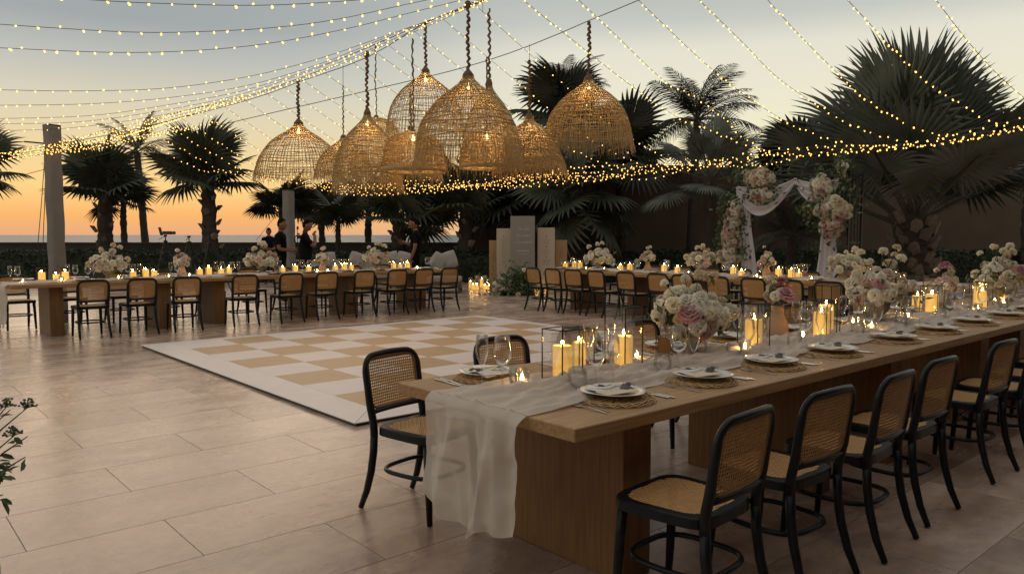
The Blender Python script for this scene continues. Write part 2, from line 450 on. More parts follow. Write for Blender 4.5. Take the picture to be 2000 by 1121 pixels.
# ---- chequered dance floor
DX0, DX1, DY0, DY1, DZ = 2.87, 8.47, 5.1, 10.62, .05
dance = thing('dance_floor', 'low chequered dance floor of tan and white squares with a white border', 'dance floor', (DX0, DY0, 0))
BW = .32
m = MB(); m.box(((DX1 - DX0) / 2, (DY1 - DY0) / 2, .012), (DX1 - DX0 - .03, DY1 - DY0 - .03, .024)); m.build('base', M['trim_dark'], dance)
W_, L_ = DX1 - DX0, DY1 - DY0
out = [(0, 0), (W_, 0), (W_, L_), (0, L_)]; inn = [(BW, BW), (W_ - BW, BW), (W_ - BW, L_ - BW), (BW, L_ - BW)]
for k in range(4):
    a, b_, c_, d_ = out[k], out[(k + 1) % 4], inn[(k + 1) % 4], inn[k]
    ctr = Vector((sum(q[0] for q in (a, b_, c_, d_)) / 4, sum(q[1] for q in (a, b_, c_, d_)) / 4))
    sh = lambda q: Vector(q) + (ctr - Vector(q)).normalized() * .003
    a, b_, c_, d_ = [sh(q) for q in (a, b_, c_, d_)]
    m = MB()
    m.add([(*a, .024), (*b_, .024), (*c_, .024), (*d_, .024), (*a, .030), (*b_, .030), (*c_, DZ), (*d_, DZ)],
          [(4, 5, 6, 7), (0, 1, 5, 4), (1, 2, 6, 5), (2, 3, 7, 6), (3, 0, 4, 7)])
    m.build('border', M['white_floor'], dance)
nt_ = 8; sx = (W_ - 2 * BW) / nt_; sy = (L_ - 2 * BW) / nt_
tmes = {}
for kk, mm in ((0, 'tan_floor'), (1, 'white_floor')):
    q = MB(); vs, fs = tile_geo(sx - .003, sy - .003, .0015, .012); q.add(vs, fs); tmes[kk] = q.mesh('floor_square', M[mm])
for i in range(nt_):
    for j in range(nt_):
        ob('tile', tmes[(i + j) % 2], dance, (BW + i * sx + .0015, BW + j * sy + .0015, DZ - .012 + .0005))

# ---- low parapet towards the sea, tall garden wall on the other side
def wall_rf(R0, R1, F, z1, th, z0=-.05):
    m = MB(); a, b_ = rf(R0, F), rf(R1, F); u = rf(0, 1) - rf(0, 0)
    vs = [a, b_, b_ + u * th, a + u * th]
    m.add([(p.x, p.y, z0) for p in vs] + [(p.x, p.y, z1) for p in vs], [(4, 5, 6, 7), (0, 1, 5, 4), (1, 2, 6, 5), (2, 3, 7, 6), (3, 0, 4, 7)])
    return m
o = thing('parapet_wall', 'long low dark parapet wall between the garden hedge and the sea', 'wall')
wall_rf(-34, -1.62, 27.0, 1.13, .3).build('wall', M['parapet'], o)
wall_rf(-34, -1.62, 26.95, 1.19, .4, 1.131).build('coping', M['parapet'], o)
o = thing('garden_wall', 'tall dark brown stucco wall behind the arch and the palms', 'wall')
wall_rf(-1.6, 40, 26.6, 3.75, .4).build('wall', M['wall'], o)
wall_rf(-1.62, 40, 26.55, 3.83, .5, 3.751).build('coping', M['wall'], o)

# ---- unseen building added to shade the right foreground: wall, slab on columns, windows
o = thing('shade_caster_building', 'unseen building added beside the photographer to shade the right foreground', 'building')
m = MB(); m.box((4, -3.6, 3.9), (30, .4, 7.8)); m.build('wall', M['parapet'], o)
MB().box((4, -2.2, 3.62), (30, 2.4, .3)).build('shade_caster_slab', M['parapet'], o)
for k in range(5): MB().cbox((-8 + 6 * k, -1.25, 1.73), (.4, .4, 3.46), .01).build('column', M['parapet'], o)
for k in range(7):
    f = MB(); x = -8 + 4 * k
    for dx in (-1.2, 0, 1.2): f.box((x + dx, -3.385, 1.3), (.06, .03, 2.6))
    f.box((x, -3.385, 2.57), (2.34, .029, .06)); f = f.build('window', M['black_metal'], o)
    MB().box((x, -3.392, 1.28), (2.3, .008, 2.5)).build('pane', M['glass'], f)

# ---- hedge in front of both walls: one mass of small leaves over a dark core
def leaf_cloud(n, fn, size, up=.4):
    """n small pointed quads; fn(k) gives a position"""
    P = np.array([fn() for _ in range(n)])
    d = rng.normal(size=(n, 3)); d[:, 2] = np.abs(d[:, 2]) * up + .1; d /= np.linalg.norm(d, axis=1)[:, None]
    e = np.cross(d, rng.normal(size=(n, 3))); e /= np.linalg.norm(e, axis=1)[:, None]
    s = size * rng.uniform(.6, 1.3, size=(n, 1))
    v = np.stack([P - d * s * .5, P + e * s * .28, P + d * s * .6, P - e * s * .28], 1).reshape(-1, 3)
    f = np.arange(n * 4).reshape(-1, 4)
    return v, f
def cloud_obj(name, v, f, mt, parent=None):
    me = bpy.data.meshes.new(name); me.from_pydata(v.tolist(), [], f.tolist()); me.materials.append(mt); me.update()
    return ob(name, me, parent)
def hz(R): return .90 + .10 * noise.noise((R * .45, 3.1, 0)) + .06 * noise.noise((R * 1.7, 8.1, 0))
def hfn():
    R = rng.uniform(-22, 22); q = rng.random()
    if q < .5: F = 23.75 + abs(rng.normal()) * .08; z = hz(R) * rng.random() ** .8
    else: F = rng.uniform(23.75, 25.0); z = hz(R) * rng.uniform(.9, 1.08)
    F += .18 * noise.noise((R * .8, z * 2, 5))
    return rf(R, F, z)
v, f_ = leaf_cloud(26000, hfn, .10)
hedge = cloud_obj('hedge', v, f_, M['hedge'])
tag(hedge, 'long clipped dark green hedge at the edge of the stone floor', 'hedge', kind='stuff')
m = MB(); NH = 60
for i in range(NH):
    R0, R1 = -22 + 44 * i / NH, -22 + 44 * (i + 1) / NH
    za, zb = hz(R0) - .08, hz(R1) - .08
    ps = [rf(R0, 23.9, -.02), rf(R1, 23.9, -.02), rf(R1, 23.9, zb), rf(R0, 23.9, za), rf(R1, 25, zb), rf(R0, 25, za)]
    m.add(ps, [(0, 1, 2, 3), (3, 2, 4, 5)])
m.build('hedge_core', M['hedge'], hedge)

# ================================================================== PALMS
def fan_leaf(seed, segs=38, span=310, R=1.0, pet=.9, fuse=.55, droop=.22, tipdroop=.35, w=.02, mt='palm'):
    """one costapalmate leaf: stalk along +Y from the origin, pleated blade, free drooping tips"""
    r = random.Random(seed); m = MB()
    m.tube([(0, 0, 0), (0, pet * .5, .03), (0, pet, 0), (0, pet + R * .35, -.02)], [w * 1.25, w * .9, w * .75, w * .3], 5, 1)
    st = [0.04, .25, fuse, .78, .92, 1.0]
    a0 = rad(90 - span / 2); da = rad(span) / segs
    for k in range(segs):
        a = a0 + da * (k + .5)
        c = abs((k + .5) / segs - .5) * 2
        L = R * (1.0 - .28 * c ** 2) * r.uniform(.93, 1.07)
        dr = droop * (1 + .5 * c); td = tipdroop * r.uniform(.4, 1.5); tw = r.uniform(-.03, .03)
        vs = []
        for s in st:
            rr = L * s
            hw = math.tan(da / 2) * rr * 1.02 if s <= fuse else math.tan(da / 2) * L * fuse * max(0.0, (1 - (s - fuse) / (1 - fuse))) ** .8
            z = -dr * R * s * s - td * R * max(0, s - fuse) ** 1.7 + .10 * R * s * (1 - s)
            z += .12 * R * c * s            # blade cupped upwards at the sides
            aa = a + tw * max(0, s - fuse) * 3
            ca, sa = math.cos(aa), math.sin(aa)
            fold = hw * .55
            vs += [(ca * rr - -sa * -hw * -1, pet + sa * rr - ca * hw * -1 * -1, z), (ca * rr, pet + sa * rr, z - fold), (ca * rr + -sa * hw, pet + sa * rr + ca * hw, z)]
        # fix the first column: it lies at -hw across the segment
        for i, s in enumerate(st):
            rr = L * s; c3 = vs[i * 3 + 1]; e3 = vs[i * 3 + 2]
            vs[i * 3] = (2 * c3[0] - e3[0], 2 * c3[1] - e3[1], e3[2])
        fs = []
        for i in range(len(st) - 1):
            fs += [(i * 3, i * 3 + 1, i * 3 + 4, i * 3 + 3), (i * 3 + 1, i * 3 + 2, i * 3 + 5, i * 3 + 4)]
        m.add(vs, fs, 0)
    return m.mesh('fan_frond', [M[mt], M['petiole']])
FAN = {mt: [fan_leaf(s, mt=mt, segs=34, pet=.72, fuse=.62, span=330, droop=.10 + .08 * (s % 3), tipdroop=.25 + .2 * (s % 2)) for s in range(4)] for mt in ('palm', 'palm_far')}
FAN['palm_blue'] = [fan_leaf(20 + s, segs=50, span=310, fuse=.62, pet=1.25, droop=.06 + .1 * (s % 2), tipdroop=.12 + .14 * (s % 3), w=.03, mt='palm_blue') for s in range(4)]

def feather_leaf(seed, L=2.2, n=34, droop=.55, ll=.55, mt='palm_far'):
    r = random.Random(seed); m = MB()
    def P(s): return Vector((0, L * s * (1 - .12 * s * s), L * (.18 * s - droop * s * s)))
    m.tube([P(i / 8) for i in range(9)], [.028 * (1 - .85 * i / 8) for i in range(9)], 4, 1)
    for side in (-1, 1):
        for k in range(n):
            s = .14 + .86 * (k + r.random() * .5) / n
            p = P(s); t = (P(min(1, s + .02)) - P(s - .02)).normalized()
            l = ll * (math.sin(PI * (.12 + .86 * s)) ** .6) * r.uniform(.8, 1.1)
            d = (Vector((side, 0, 0)) * .85 + t * .55 + Vector((0, 0, -.12 + r.uniform(-.15, .1)))).normalized()
            e1 = p + d * l * .5 + Vector((0, 0, -.05 * l)); e2 = p + d * l + Vector((0, 0, -.38 * l * r.uniform(.5, 1.4)))
            wv = t * .019
            m.add([p - wv * .6, p + wv * .6, e1 + wv, e1 - wv, e2], [(0, 1, 2, 3), (3, 2, 4)], 0)
    return m.mesh('feather_frond', [M[mt], M['petiole']])
FEATHER = [feather_leaf(s, droop=.35 + .16 * s) for s in range(3)]

def trunk_mesh(base, top, r0, r1, seed, rough=.12, mt='trunk', ring=14):
    r = random.Random(seed); m = MB(); n = 10; N = ring * 2
    pts = []; rs = []
    for i in range(N + 1):
        s = i / N
        p = base.lerp(top, s) + Vector((noise.noise((seed, s * 2, 0)) * .12 * s, noise.noise((seed, 0, s * 2)) * .12 * s, 0)) * (top - base).length * .25
        pts.append(p); rs.append((r0 + (r1 - r0) * s) * (1 + rough * r.uniform(-.9, 1.0)))
    m.tube(pts, rs, n)
    return m, pts

def palm(px, Fd, ycen, R, h0=0, n=26, kind='palm', tr=.2, label='', pxtop=None, lo=-35, hi=82, frond_scale=None, seed=1, boots=0, tilt=0.0, group='palms along the garden edge', yaw0=0.0):
    """fan palm rooted under column px at Fd metres, crown centred on row ycen"""
    r = random.Random(seed)
    base = at(px, 500, Fd); base.z = -.03
    top = at(pxtop if pxtop is not None else px, ycen, Fd)
    t = thing('palm_tree', label, 'palm tree', base, group=group)
    m, pts = trunk_mesh(Vector((0, 0, 0)), top - base, tr, tr * .78, seed, .16 if kind != 'palm_blue' else .08)
    trunk = m.build('trunk', M['trunk'], t)
    h = (top - base).length
    if boots:
        q = MB(); q.add([(-.11, 0, 0), (.11, 0, 0), (.15, .03, .22), (-.15, .03, .22), (-.09, .13, .03), (.09, .13, .03), (.07, .19, .36), (-.07, .19, .36)],
                        [(4, 5, 6, 7), (0, 1, 5, 4), (1, 2, 6, 5), (3, 0, 4, 7), (2, 3, 7, 6)])
        bme = q.mesh('boot', M['boot'])
        for k in range(boots):
            s = .12 + .86 * k / boots; a = k * 2.399 + .3
            z = h * s * .99; rr = tr * (.97 - .2 * s)
            o = ob('boot', bme, trunk, (rr * math.cos(a) * .8, rr * math.sin(a) * .8, z - .15), (rad(-8 if kind == 'palm_blue' else -24), rad(r.choice((-24, 24))), a - PI / 2), tr / (.52 if kind == 'palm_blue' else .40) * r.uniform(.8, 1.2))
    fl = FAN[kind]
    for k in range(n):
        s = (k + .5) / n
        el = rad(hi + (lo - hi) * s ** 1.05 + r.uniform(-7, 7)); az = k * 2.39996 + yaw0 + r.uniform(-.2, .2)
        sc = R / (1.55 if kind != 'palm_blue' else 1.85) * r.uniform(.85, 1.12) * (frond_scale or 1)
        M3 = Matrix.Rotation(az - PI / 2, 3, 'Z') @ Matrix.Rotation(el, 3, 'X') @ Matrix.Rotation(r.uniform(-.45, .45), 3, 'Y')
        o = ob('frond', fl[(k + seed) % 4], t, top - base - Vector((0, 0, .04 + .15 * s * tr / .2)), M3.to_euler(), sc)
    return t

PALMS = [
 # px, F, crown row, crown radius m, count, kind, trunk r, label, extras
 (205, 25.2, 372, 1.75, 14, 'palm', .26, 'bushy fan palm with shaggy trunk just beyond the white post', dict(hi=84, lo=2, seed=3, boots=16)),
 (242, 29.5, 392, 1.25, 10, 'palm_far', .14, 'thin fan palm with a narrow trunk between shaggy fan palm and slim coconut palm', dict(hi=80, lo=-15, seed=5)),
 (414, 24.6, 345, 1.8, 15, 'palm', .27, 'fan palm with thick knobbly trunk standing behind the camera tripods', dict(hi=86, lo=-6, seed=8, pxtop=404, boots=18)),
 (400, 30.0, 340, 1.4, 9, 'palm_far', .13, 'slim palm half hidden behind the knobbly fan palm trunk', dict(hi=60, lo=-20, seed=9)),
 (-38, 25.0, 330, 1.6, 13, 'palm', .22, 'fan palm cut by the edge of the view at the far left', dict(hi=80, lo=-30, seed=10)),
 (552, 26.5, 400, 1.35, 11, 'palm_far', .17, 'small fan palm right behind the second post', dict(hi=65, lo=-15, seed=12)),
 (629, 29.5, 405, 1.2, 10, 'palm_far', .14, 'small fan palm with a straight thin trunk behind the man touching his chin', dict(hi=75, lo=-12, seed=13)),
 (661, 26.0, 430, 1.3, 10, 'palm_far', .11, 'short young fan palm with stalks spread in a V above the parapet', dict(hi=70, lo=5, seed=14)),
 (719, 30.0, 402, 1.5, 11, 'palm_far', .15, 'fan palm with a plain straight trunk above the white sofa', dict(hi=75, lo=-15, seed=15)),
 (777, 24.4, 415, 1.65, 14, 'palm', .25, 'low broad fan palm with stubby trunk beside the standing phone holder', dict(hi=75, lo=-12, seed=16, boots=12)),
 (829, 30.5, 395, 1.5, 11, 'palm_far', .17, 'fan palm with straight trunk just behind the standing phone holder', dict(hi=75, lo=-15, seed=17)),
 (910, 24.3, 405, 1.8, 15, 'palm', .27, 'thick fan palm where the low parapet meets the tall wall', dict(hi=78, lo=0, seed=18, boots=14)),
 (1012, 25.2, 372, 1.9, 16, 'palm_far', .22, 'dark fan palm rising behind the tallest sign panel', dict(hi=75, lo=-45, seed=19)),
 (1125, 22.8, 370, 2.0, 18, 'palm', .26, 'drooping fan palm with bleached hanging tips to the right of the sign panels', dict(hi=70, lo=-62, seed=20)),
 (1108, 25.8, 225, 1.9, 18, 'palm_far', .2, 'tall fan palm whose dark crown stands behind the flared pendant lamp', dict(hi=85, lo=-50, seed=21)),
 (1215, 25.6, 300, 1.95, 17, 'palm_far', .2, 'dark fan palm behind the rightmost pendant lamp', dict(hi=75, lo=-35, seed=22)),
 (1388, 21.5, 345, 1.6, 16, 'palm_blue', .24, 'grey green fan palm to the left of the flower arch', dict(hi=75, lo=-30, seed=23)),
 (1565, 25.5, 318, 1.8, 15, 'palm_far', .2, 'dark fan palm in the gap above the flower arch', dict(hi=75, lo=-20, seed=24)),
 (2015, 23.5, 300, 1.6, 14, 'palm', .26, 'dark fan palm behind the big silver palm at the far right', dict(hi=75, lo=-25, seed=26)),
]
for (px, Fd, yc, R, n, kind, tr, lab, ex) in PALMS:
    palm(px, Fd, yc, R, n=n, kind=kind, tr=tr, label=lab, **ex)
# the big silver fan palm on the right
palm(1782, 17.5, 415, 3.15, n=28, kind='palm_blue', tr=.46, label='big silver fan palm with criss-cross trunk boots to the right of the flower arch', hi=88, lo=20, seed=31, boots=44, yaw0=.4)

def feather_palm(px, Fd, ycen, n, L, label, tr=.13, pxtop=None, lo=-30, hi=80, seed=2):
    r = random.Random(seed); base = at(px, 500, Fd); base.z = -.03; top = at(pxtop or px, ycen, Fd)
    t = thing('palm_tree', label, 'palm tree', base, group='feather palms')
    m, pts = trunk_mesh(Vector((0, 0, 0)), top - base, tr, tr * .8, seed, .05, ring=20); m.build('trunk', M['trunk'], t)
    for k in range(n):
        s = (k + .5) / n; el = rad(hi + (lo - hi) * s + r.uniform(-8, 8)); az = k * 2.39996 + r.uniform(-.3, .3)
        M3 = Matrix.Rotation(az - PI / 2, 3, 'Z') @ Matrix.Rotation(el, 3, 'X') @ Matrix.Rotation(r.uniform(-.5, .5), 3, 'Y')
        ob('frond', FEATHER[k % 3], t, top - base, M3.to_euler(), L / 2.2 * r.uniform(.85, 1.1))
feather_palm(288, 32, 298, 15, 1.9, 'slim coconut palm with a bare straight trunk and narrow upright tuft', .16, 268, -25, 86, 41)
feather_palm(1345, 26, 236, 22, 2.5, 'feathery coconut palm rising above the tall wall to the left of the silver palm', .16, 1362, -20, 78, 42)
feather_palm(1545, 17.6, 468, 16, 1.5, 'low feathery palm drooping behind the flower arch opening', .12, None, -5, 75, 43)
feather_palm(1100, 27.5, 178, 12, 1.8, 'pale feathery palm top showing above the dark fan palms', .14, None, 10, 85, 44)
# ================================================================== CHAIRS
def superell(hx, hy, e, n, taper=0.0, cy=0.0):
    o = []
    for k in range(n):
        a = 2 * PI * k / n; ca, sa = math.cos(a), math.sin(a)
        x = hx * math.copysign(abs(ca) ** (2 / e), ca); y = hy * math.copysign(abs(sa) ** (2 / e), sa)
        o.append((x * (1 + taper * y / hy), y + cy))
    return o
def clip_line(poly, p, d):
    """the stretch of the line p + t d that lies inside a convex outline"""
    t0, t1 = -9, 9; n = len(poly)
    for k in range(n):
        a, b_ = poly[k], poly[(k + 1) % n]
        nx, ny = -(b_[1] - a[1]), b_[0] - a[0]
        num = nx * (a[0] - p[0]) + ny * (a[1] - p[1]); den = nx * d[0] + ny * d[1]
        if abs(den) < 1e-12:
            if num > 0: return None
        elif den > 0: t0 = max(t0, num / den)
        else: t1 = min(t1, num / den)
    return (t0, t1) if t1 - t0 > .004 else None
def lattice(poly, pitch, w, place, diag=0.0, nsub=6):
    """woven strips inside a convex outline; place(x, y, lift) maps to 3-D"""
    m = MB()
    ds = [((1, 0), pitch, w, 0.0008), ((0, 1), pitch, w, -.0008)]
    if diag: ds += [((.7071, .7071), pitch * .7071 * 2, diag, .0016), ((.7071, -.7071), pitch * .7071 * 2, diag, -.0016)]
    for d, pt, ww, lift in ds:
        nrm_ = (-d[1], d[0])
        for k in range(-60, 61):
            p = (nrm_[0] * pt * k, nrm_[1] * pt * k + .0)
            q = clip_line(poly, p, d)
            if not q: continue
            vs = []
            for i in range(nsub + 1):
                t = q[0] + (q[1] - q[0]) * i / nsub
                for s in (-.5, .5):
                    vs.append(place(p[0] + d[0] * t + nrm_[0] * ww * s, p[1] + d[1] * t + nrm_[1] * ww * s, lift))
            m.add(vs, [(2 * i, 2 * i + 1, 2 * i + 3, 2 * i + 2) for i in range(nsub)])
    return m

def back_place(x, z, lift):
    """point of the raked, slightly curved back panel; z measured from the panel centre at .665"""
    zz = .668 + z
    return (x, -.195 - .055 * max(0, (zz - .45)) / .36 - .018 * (1 - (x / .2) ** 2) + lift, zz)
def back_y(z): return -.195 - .055 * max(0, z - .45) / .36

def make_chair(label):
    t = thing('dining_chair', label, 'chair', group='black cane dining chairs')
    BWD = M['black_wood']
    # hoop of the back, from the seat up one side, over the top and down
    zt, hw = .815, .197
    P = [(-.186, -.192, .40), (-.189, -.193, .47), (-.193, back_y(.56), .56), (-.196, back_y(.66), .66), (-hw, back_y(.735), .735)]
    for k in range(1, 7):
        a = k / 6 * PI / 2; P.append((-hw + .075 * (1 - math.cos(a)), 0, .740 + .075 * math.sin(a)))
    for k in range(1, 5): P.append((-.122 + .122 * k / 4, 0, zt + .004 * math.sin(k / 4 * PI / 2)))
    full = []
    for p in P:
        z = p[2]; y = (p[1] if p[2] < .5 else back_y(z)) - (.018 * (1 - (p[0] / .2) ** 2) if z > .5 else 0)
        full.append((p[0], y, z))
    full += [(-p[0], p[1], p[2]) for p in full[:-1][::-1]]
    rs = [.0205 if p[2] < .6 else .018 if p[2] < .74 else .015 for p in full]
    MB().tube(full, rs, 8).build('back_frame', BWD, t, True)
    rail = [(x, back_y(.525) - .018 * (1 - (x / .2) ** 2), .523) for x in [-.19 + .38 * k / 8 for k in range(9)]]
    MB().tube(rail, .0135, 8).build('back_rail', BWD, t, True)
    poly = superell(.180, .131, 7, 40)
    band = [back_place(x, z, 0) for x, z in superell(.179, .130, 7, 40)]
    MB().tube(band, .0085, 5, closed=True).build('cane_band', M['cane_band'], t, True)
    stuff(lattice(poly, .0150, .0080, back_place).build('back_cane', M['cane'], t))
    # seat: ring frame with woven cane inside
    so = superell(.207, .207, 5, 40, .06, .01); si = superell(.168, .166, 4.5, 40, .06, .014)
    m = MB(); n = 40
    vs = [(x, y, .412) for x, y in so] + [(x * 1.0, y, .448) for x, y in so] + [(x * .975, .01 + (y - .01) * .975, .454) for x, y in so] + [(x, y, .452) for x, y in si] + [(x, y, .412) for x, y in si]
    fs = []
    for r_ in range(4):
        for k in range(n): fs.append((r_ * n + k, r_ * n + (k + 1) % n, (r_ + 1) * n + (k + 1) % n, (r_ + 1) * n + k))
    for k in range(n): fs.append((4 * n + k, 4 * n + (k + 1) % n, (k + 1) % n, k))
    m.add(vs, fs); m.build('seat_frame', BWD, t, False)
    stuff(lattice([(x, y - .014) for x, y in superell(.170, .168, 4.5, 40, .06, .014)], .0150, .0095,
            lambda x, y, l_: (x, y + .014, .4515 + l_ - .006 * (1 - min(1, (x * x + y * y) / .03))), .0042).build('seat_cane', M['cane'], t))
    for s in (-1, 1):
        MB().tube([(s * .186, -.192, .42), (s * .187, -.197, .32), (s * .19, -.214, .21), (s * .194, -.245, .1), (s * .198, -.287, .006)], [.0205, .0205, .020, .018, .0145], 8).build('leg', BWD, t, True)
        MB().tube([(s * .176, .168, .418), (s * .180, .176, .3), (s * .184, .184, .15), (s * .188, .194, .006)], [.0215, .0205, .018, .0145], 8).build('leg', BWD, t, True)
    ring = [(x, y - .005, .222) for x, y in superell(.176, .186, 3.2, 28)]
    MB().tube(ring, .0115, 6, closed=True).build('stretcher', BWD, t, True)
    return t
_chair = []
def chair(x, y, rz, label):
    x += random.uniform(-.015, .015); y += random.uniform(-.02, .02); rz += rad(random.gauss(0, 2.2))
    if not _chair:
        o = make_chair(label); o.location = (x, y, 0); o.rotation_euler = (0, 0, rz); _chair.append(o)
    else: o = copy_thing(_chair[0], (x, y, 0), (0, 0, rz), label)
    return o
FRONT, SEA, ARCH = 'front table', 'sea-side table', 'arch-side table'
# near table, camera side (facing +Y)
for k, (x, rz) in enumerate([(2.41, 2), (3.04, -3), (3.60, 1), (4.22, -2), (5.19, 3), (5.78, -1), (6.45, 2), (7.12, 0), (7.8, -2)]):
    chair(x, 1.735 + random.uniform(-.015, .015), rad(rz), f'black cane chair with its back to the camera, {ORD[k]} from the draped end of {FRONT}'.replace('with its back to the camera', 'near side'))
# near table, dance floor side (facing -Y)
for k, (x, rz) in enumerate([(2.29, 190), (3.02, 178), (3.72, 184), (4.38, 179), (5.05, 182), (5.75, 177), (6.45, 181), (7.15, 180), (7.85, 183)]):
    chair(x, 3.31 + random.uniform(-.015, .02), rad(rz), f'black cane chair, dance floor side, {ORD[k]} from the draped end of {FRONT}')
# sea-side table, dance floor side
for k, px in enumerate([180, 278, 368, 482, 570, 640, 713, 778, 829, 878]):
    chair(x_at(px, 11.87, .8), 12.12, rad(random.uniform(-4, 4)), f'black cane chair, dance floor side, {ORD[k]} from the white post end of {SEA}')
for k in range(10):
    chair(2.0 + .74 * k, 13.85 + random.uniform(-.03, .05), PI + rad(random.uniform(-5, 5)), f'black cane chair, sea side, {ORD[k]} from the white post end of {SEA}')
# arch-side table
ys = [y_at(px, 10.0, .8) for px in [1040, 1078, 1117, 1164, 1221, 1281, 1332, 1400, 1472, 1541, 1618]]
for k, y in enumerate(ys):
    chair(10.25, y, -PI / 2 + rad(random.uniform(-4, 4)), f'black cane chair, dance floor side, {ORD[k]} from the sign end of {ARCH}')
for k in range(10):
    chair(12.22, 10.5 - .66 * k, PI / 2 + rad(random.uniform(-5, 5)), f'black cane chair, arch side, {ORD[k]} from the sign end of {ARCH}')

# ================================================================== TABLES
TZ = .76
def table_module(x0, x1, y0, y1, label, peds, along='X', pw=.18, inset=.155, pz=.0):
    L = x1 - x0; W = y1 - y0
    t = thing('banquet_table', label, 'table', ((x0 + x1) / 2, (y0 + y1) / 2, 0), group='oak banquet tables')
    MB().cbox((0, 0, TZ - .026), (L - .004, W, .052), .004).build('tabletop', M['oak'], t)
    for p in peds:
        c, s = ((p - (x0 + x1) / 2, 0, (TZ - .053) / 2), (pw, W - 2 * inset, TZ - .053)) if along == 'X' else ((0, p - (y0 + y1) / 2, (TZ - .053) / 2), (W and (L - 2 * inset), pw, TZ - .053))
        MB().cbox(c, s, .004).build('pedestal', M['oak_up_shaded'], t)
T1 = (1.94, 1.885, 3.04)     # x start, y range
for k in range(3):
    x0 = 1.94 + 2.55 * k
    table_module(x0, x0 + 2.55, 1.885, 3.04, f'oak banquet table on slab legs, {ORD[k]} section from the draped end of {FRONT}', [x0 + .54, x0 + 2.05 + .1])
for k, (x0, x1, pd) in enumerate([(1.72, 4.22, (2.29, 3.77)), (4.22, 6.74, (4.62, 6.25)), (6.74, 9.3, (7.08, 8.6))]):
    table_module(x0, x1, 12.4, 13.52, f'oak banquet table on slab legs, {ORD[k]} section from the white post end of {SEA}', pd)
for k in range(3):
    y1 = 10.95 - 2.45 * k
    table_module(10.55, 11.68, y1 - 2.45, y1, f'oak banquet table on slab legs, {ORD[k]} section from the sign end of {ARCH}', [y1 - .5, y1 - 1.95], along='Y')

# ---- gauze runners
def runner(name, label, P0, along, perp, L, w0, seed, drop=None, mt='gauze2', nu=260, nv=44, wob=.05, amp=.05):
    """crumpled strip of gauze lying on a table; P0 is where its middle meets the table's end"""
    along = Vector(along); perp = Vector(perp); P0 = Vector(P0)
    def P(u, v):
        s = u * L; c = (v - .5)
        wid = w0 * (1 + .12 * noise.noise((s * 1.1, seed, 0)) - .18 * min(1, s / .8))
        off = wob * noise.noise((s * .9, seed + 5, 1)) + .03 * noise.noise((s * 2.3, seed + 3, v * 2))
        rd = lambda q: 1 - min(1, abs(q) * 2.6)
        h = .75 * rd(noise.noise((s * 1.9 + c * 1.5, c * 5.5, seed))) + .5 * rd(noise.noise((s * 4.2 - c * 3, c * 9 + s, seed + 2))) + .22 * rd(noise.noise((s * 9, c * 19 + s * 3, seed + 4))) - .35
        k = min(1, s / .35) if drop else 1
        z = TZ + .004 + amp * max(0, .12 + h) * (.25 + .75 * k) * (.35 + .65 * math.sin(PI * min(1, max(0, v))) ** .5)
        return P0 + along * s + perp * (c * wid + off) + Vector((0, 0, z))
    m = MB().grid(P, nu, nv)
    if drop:
        # the end falls over the table edge and hangs in long folds
        nd = 40
        vs = []
        for i in range(nd + 1):
            for j in range(nv + 1):
                v = j / nv; c = v - .5; q = i / nd
                top = P(0, v)
                length = drop * (1 + .16 * math.sin(PI * v) + .03 * math.sin(v * 17)) + .02
                d = q * length
                bend = min(1, d / .03)
                fold = (.5 - abs(math.sin(v * 8.5 + .9 * math.sin(q * 2.4 + v * 3)))) * .046 + .006 * math.sin(v * 37 + q * 3) + .03 * noise.noise((v * 4, q * 2.5, seed)) + .006 * noise.noise((v * 16, q * 9, seed))
                outw = .010 + bend * (.034 + .018 * q + 1.15 * fold * min(1, q * 2.2 + .12))
                wid = 1 - .05 * q
                base = P0 + perp * ((top - P0 - Vector((0, 0, top.z))).dot(perp) * wid + .05 * q * math.sin(v * 7))
                vs.append(base - along * outw + Vector((0, 0, TZ + .006 - d)) if i else top - along * .004)
        fs = [(i * (nv + 1) + j, (i + 1) * (nv + 1) + j, (i + 1) * (nv + 1) + j + 1, i * (nv + 1) + j + 1) for i in range(nd) for j in range(nv)]
        m.add(vs, fs, 1)
    o = m.build(name, [M[mt], M['gauze']], None, True)
    return tag(o, label, 'table runner', 'gauze runners along the tables')
runner('gauze_runner', 'crumpled sheer beige gauze runner trailing off the near end of the front table', (1.935, 2.44, 0), (1, 0, 0), (0, 1, 0), 7.4, .62, 3.0, drop=.44)
runner('gauze_runner', 'crumpled sheer beige gauze runner hanging off the white post end of the sea-side table', (1.71, 12.75, 0), (1, 0, 0), (0, 1, 0), 7.3, .5, 9.0, drop=.5, nu=90, nv=16)
runner('gauze_runner', 'crumpled sheer beige gauze runner lying along the arch-side table', (11.1, 10.9, 0), (0, -1, 0), (1, 0, 0), 7.2, .5, 15.0, nu=90, nv=16)

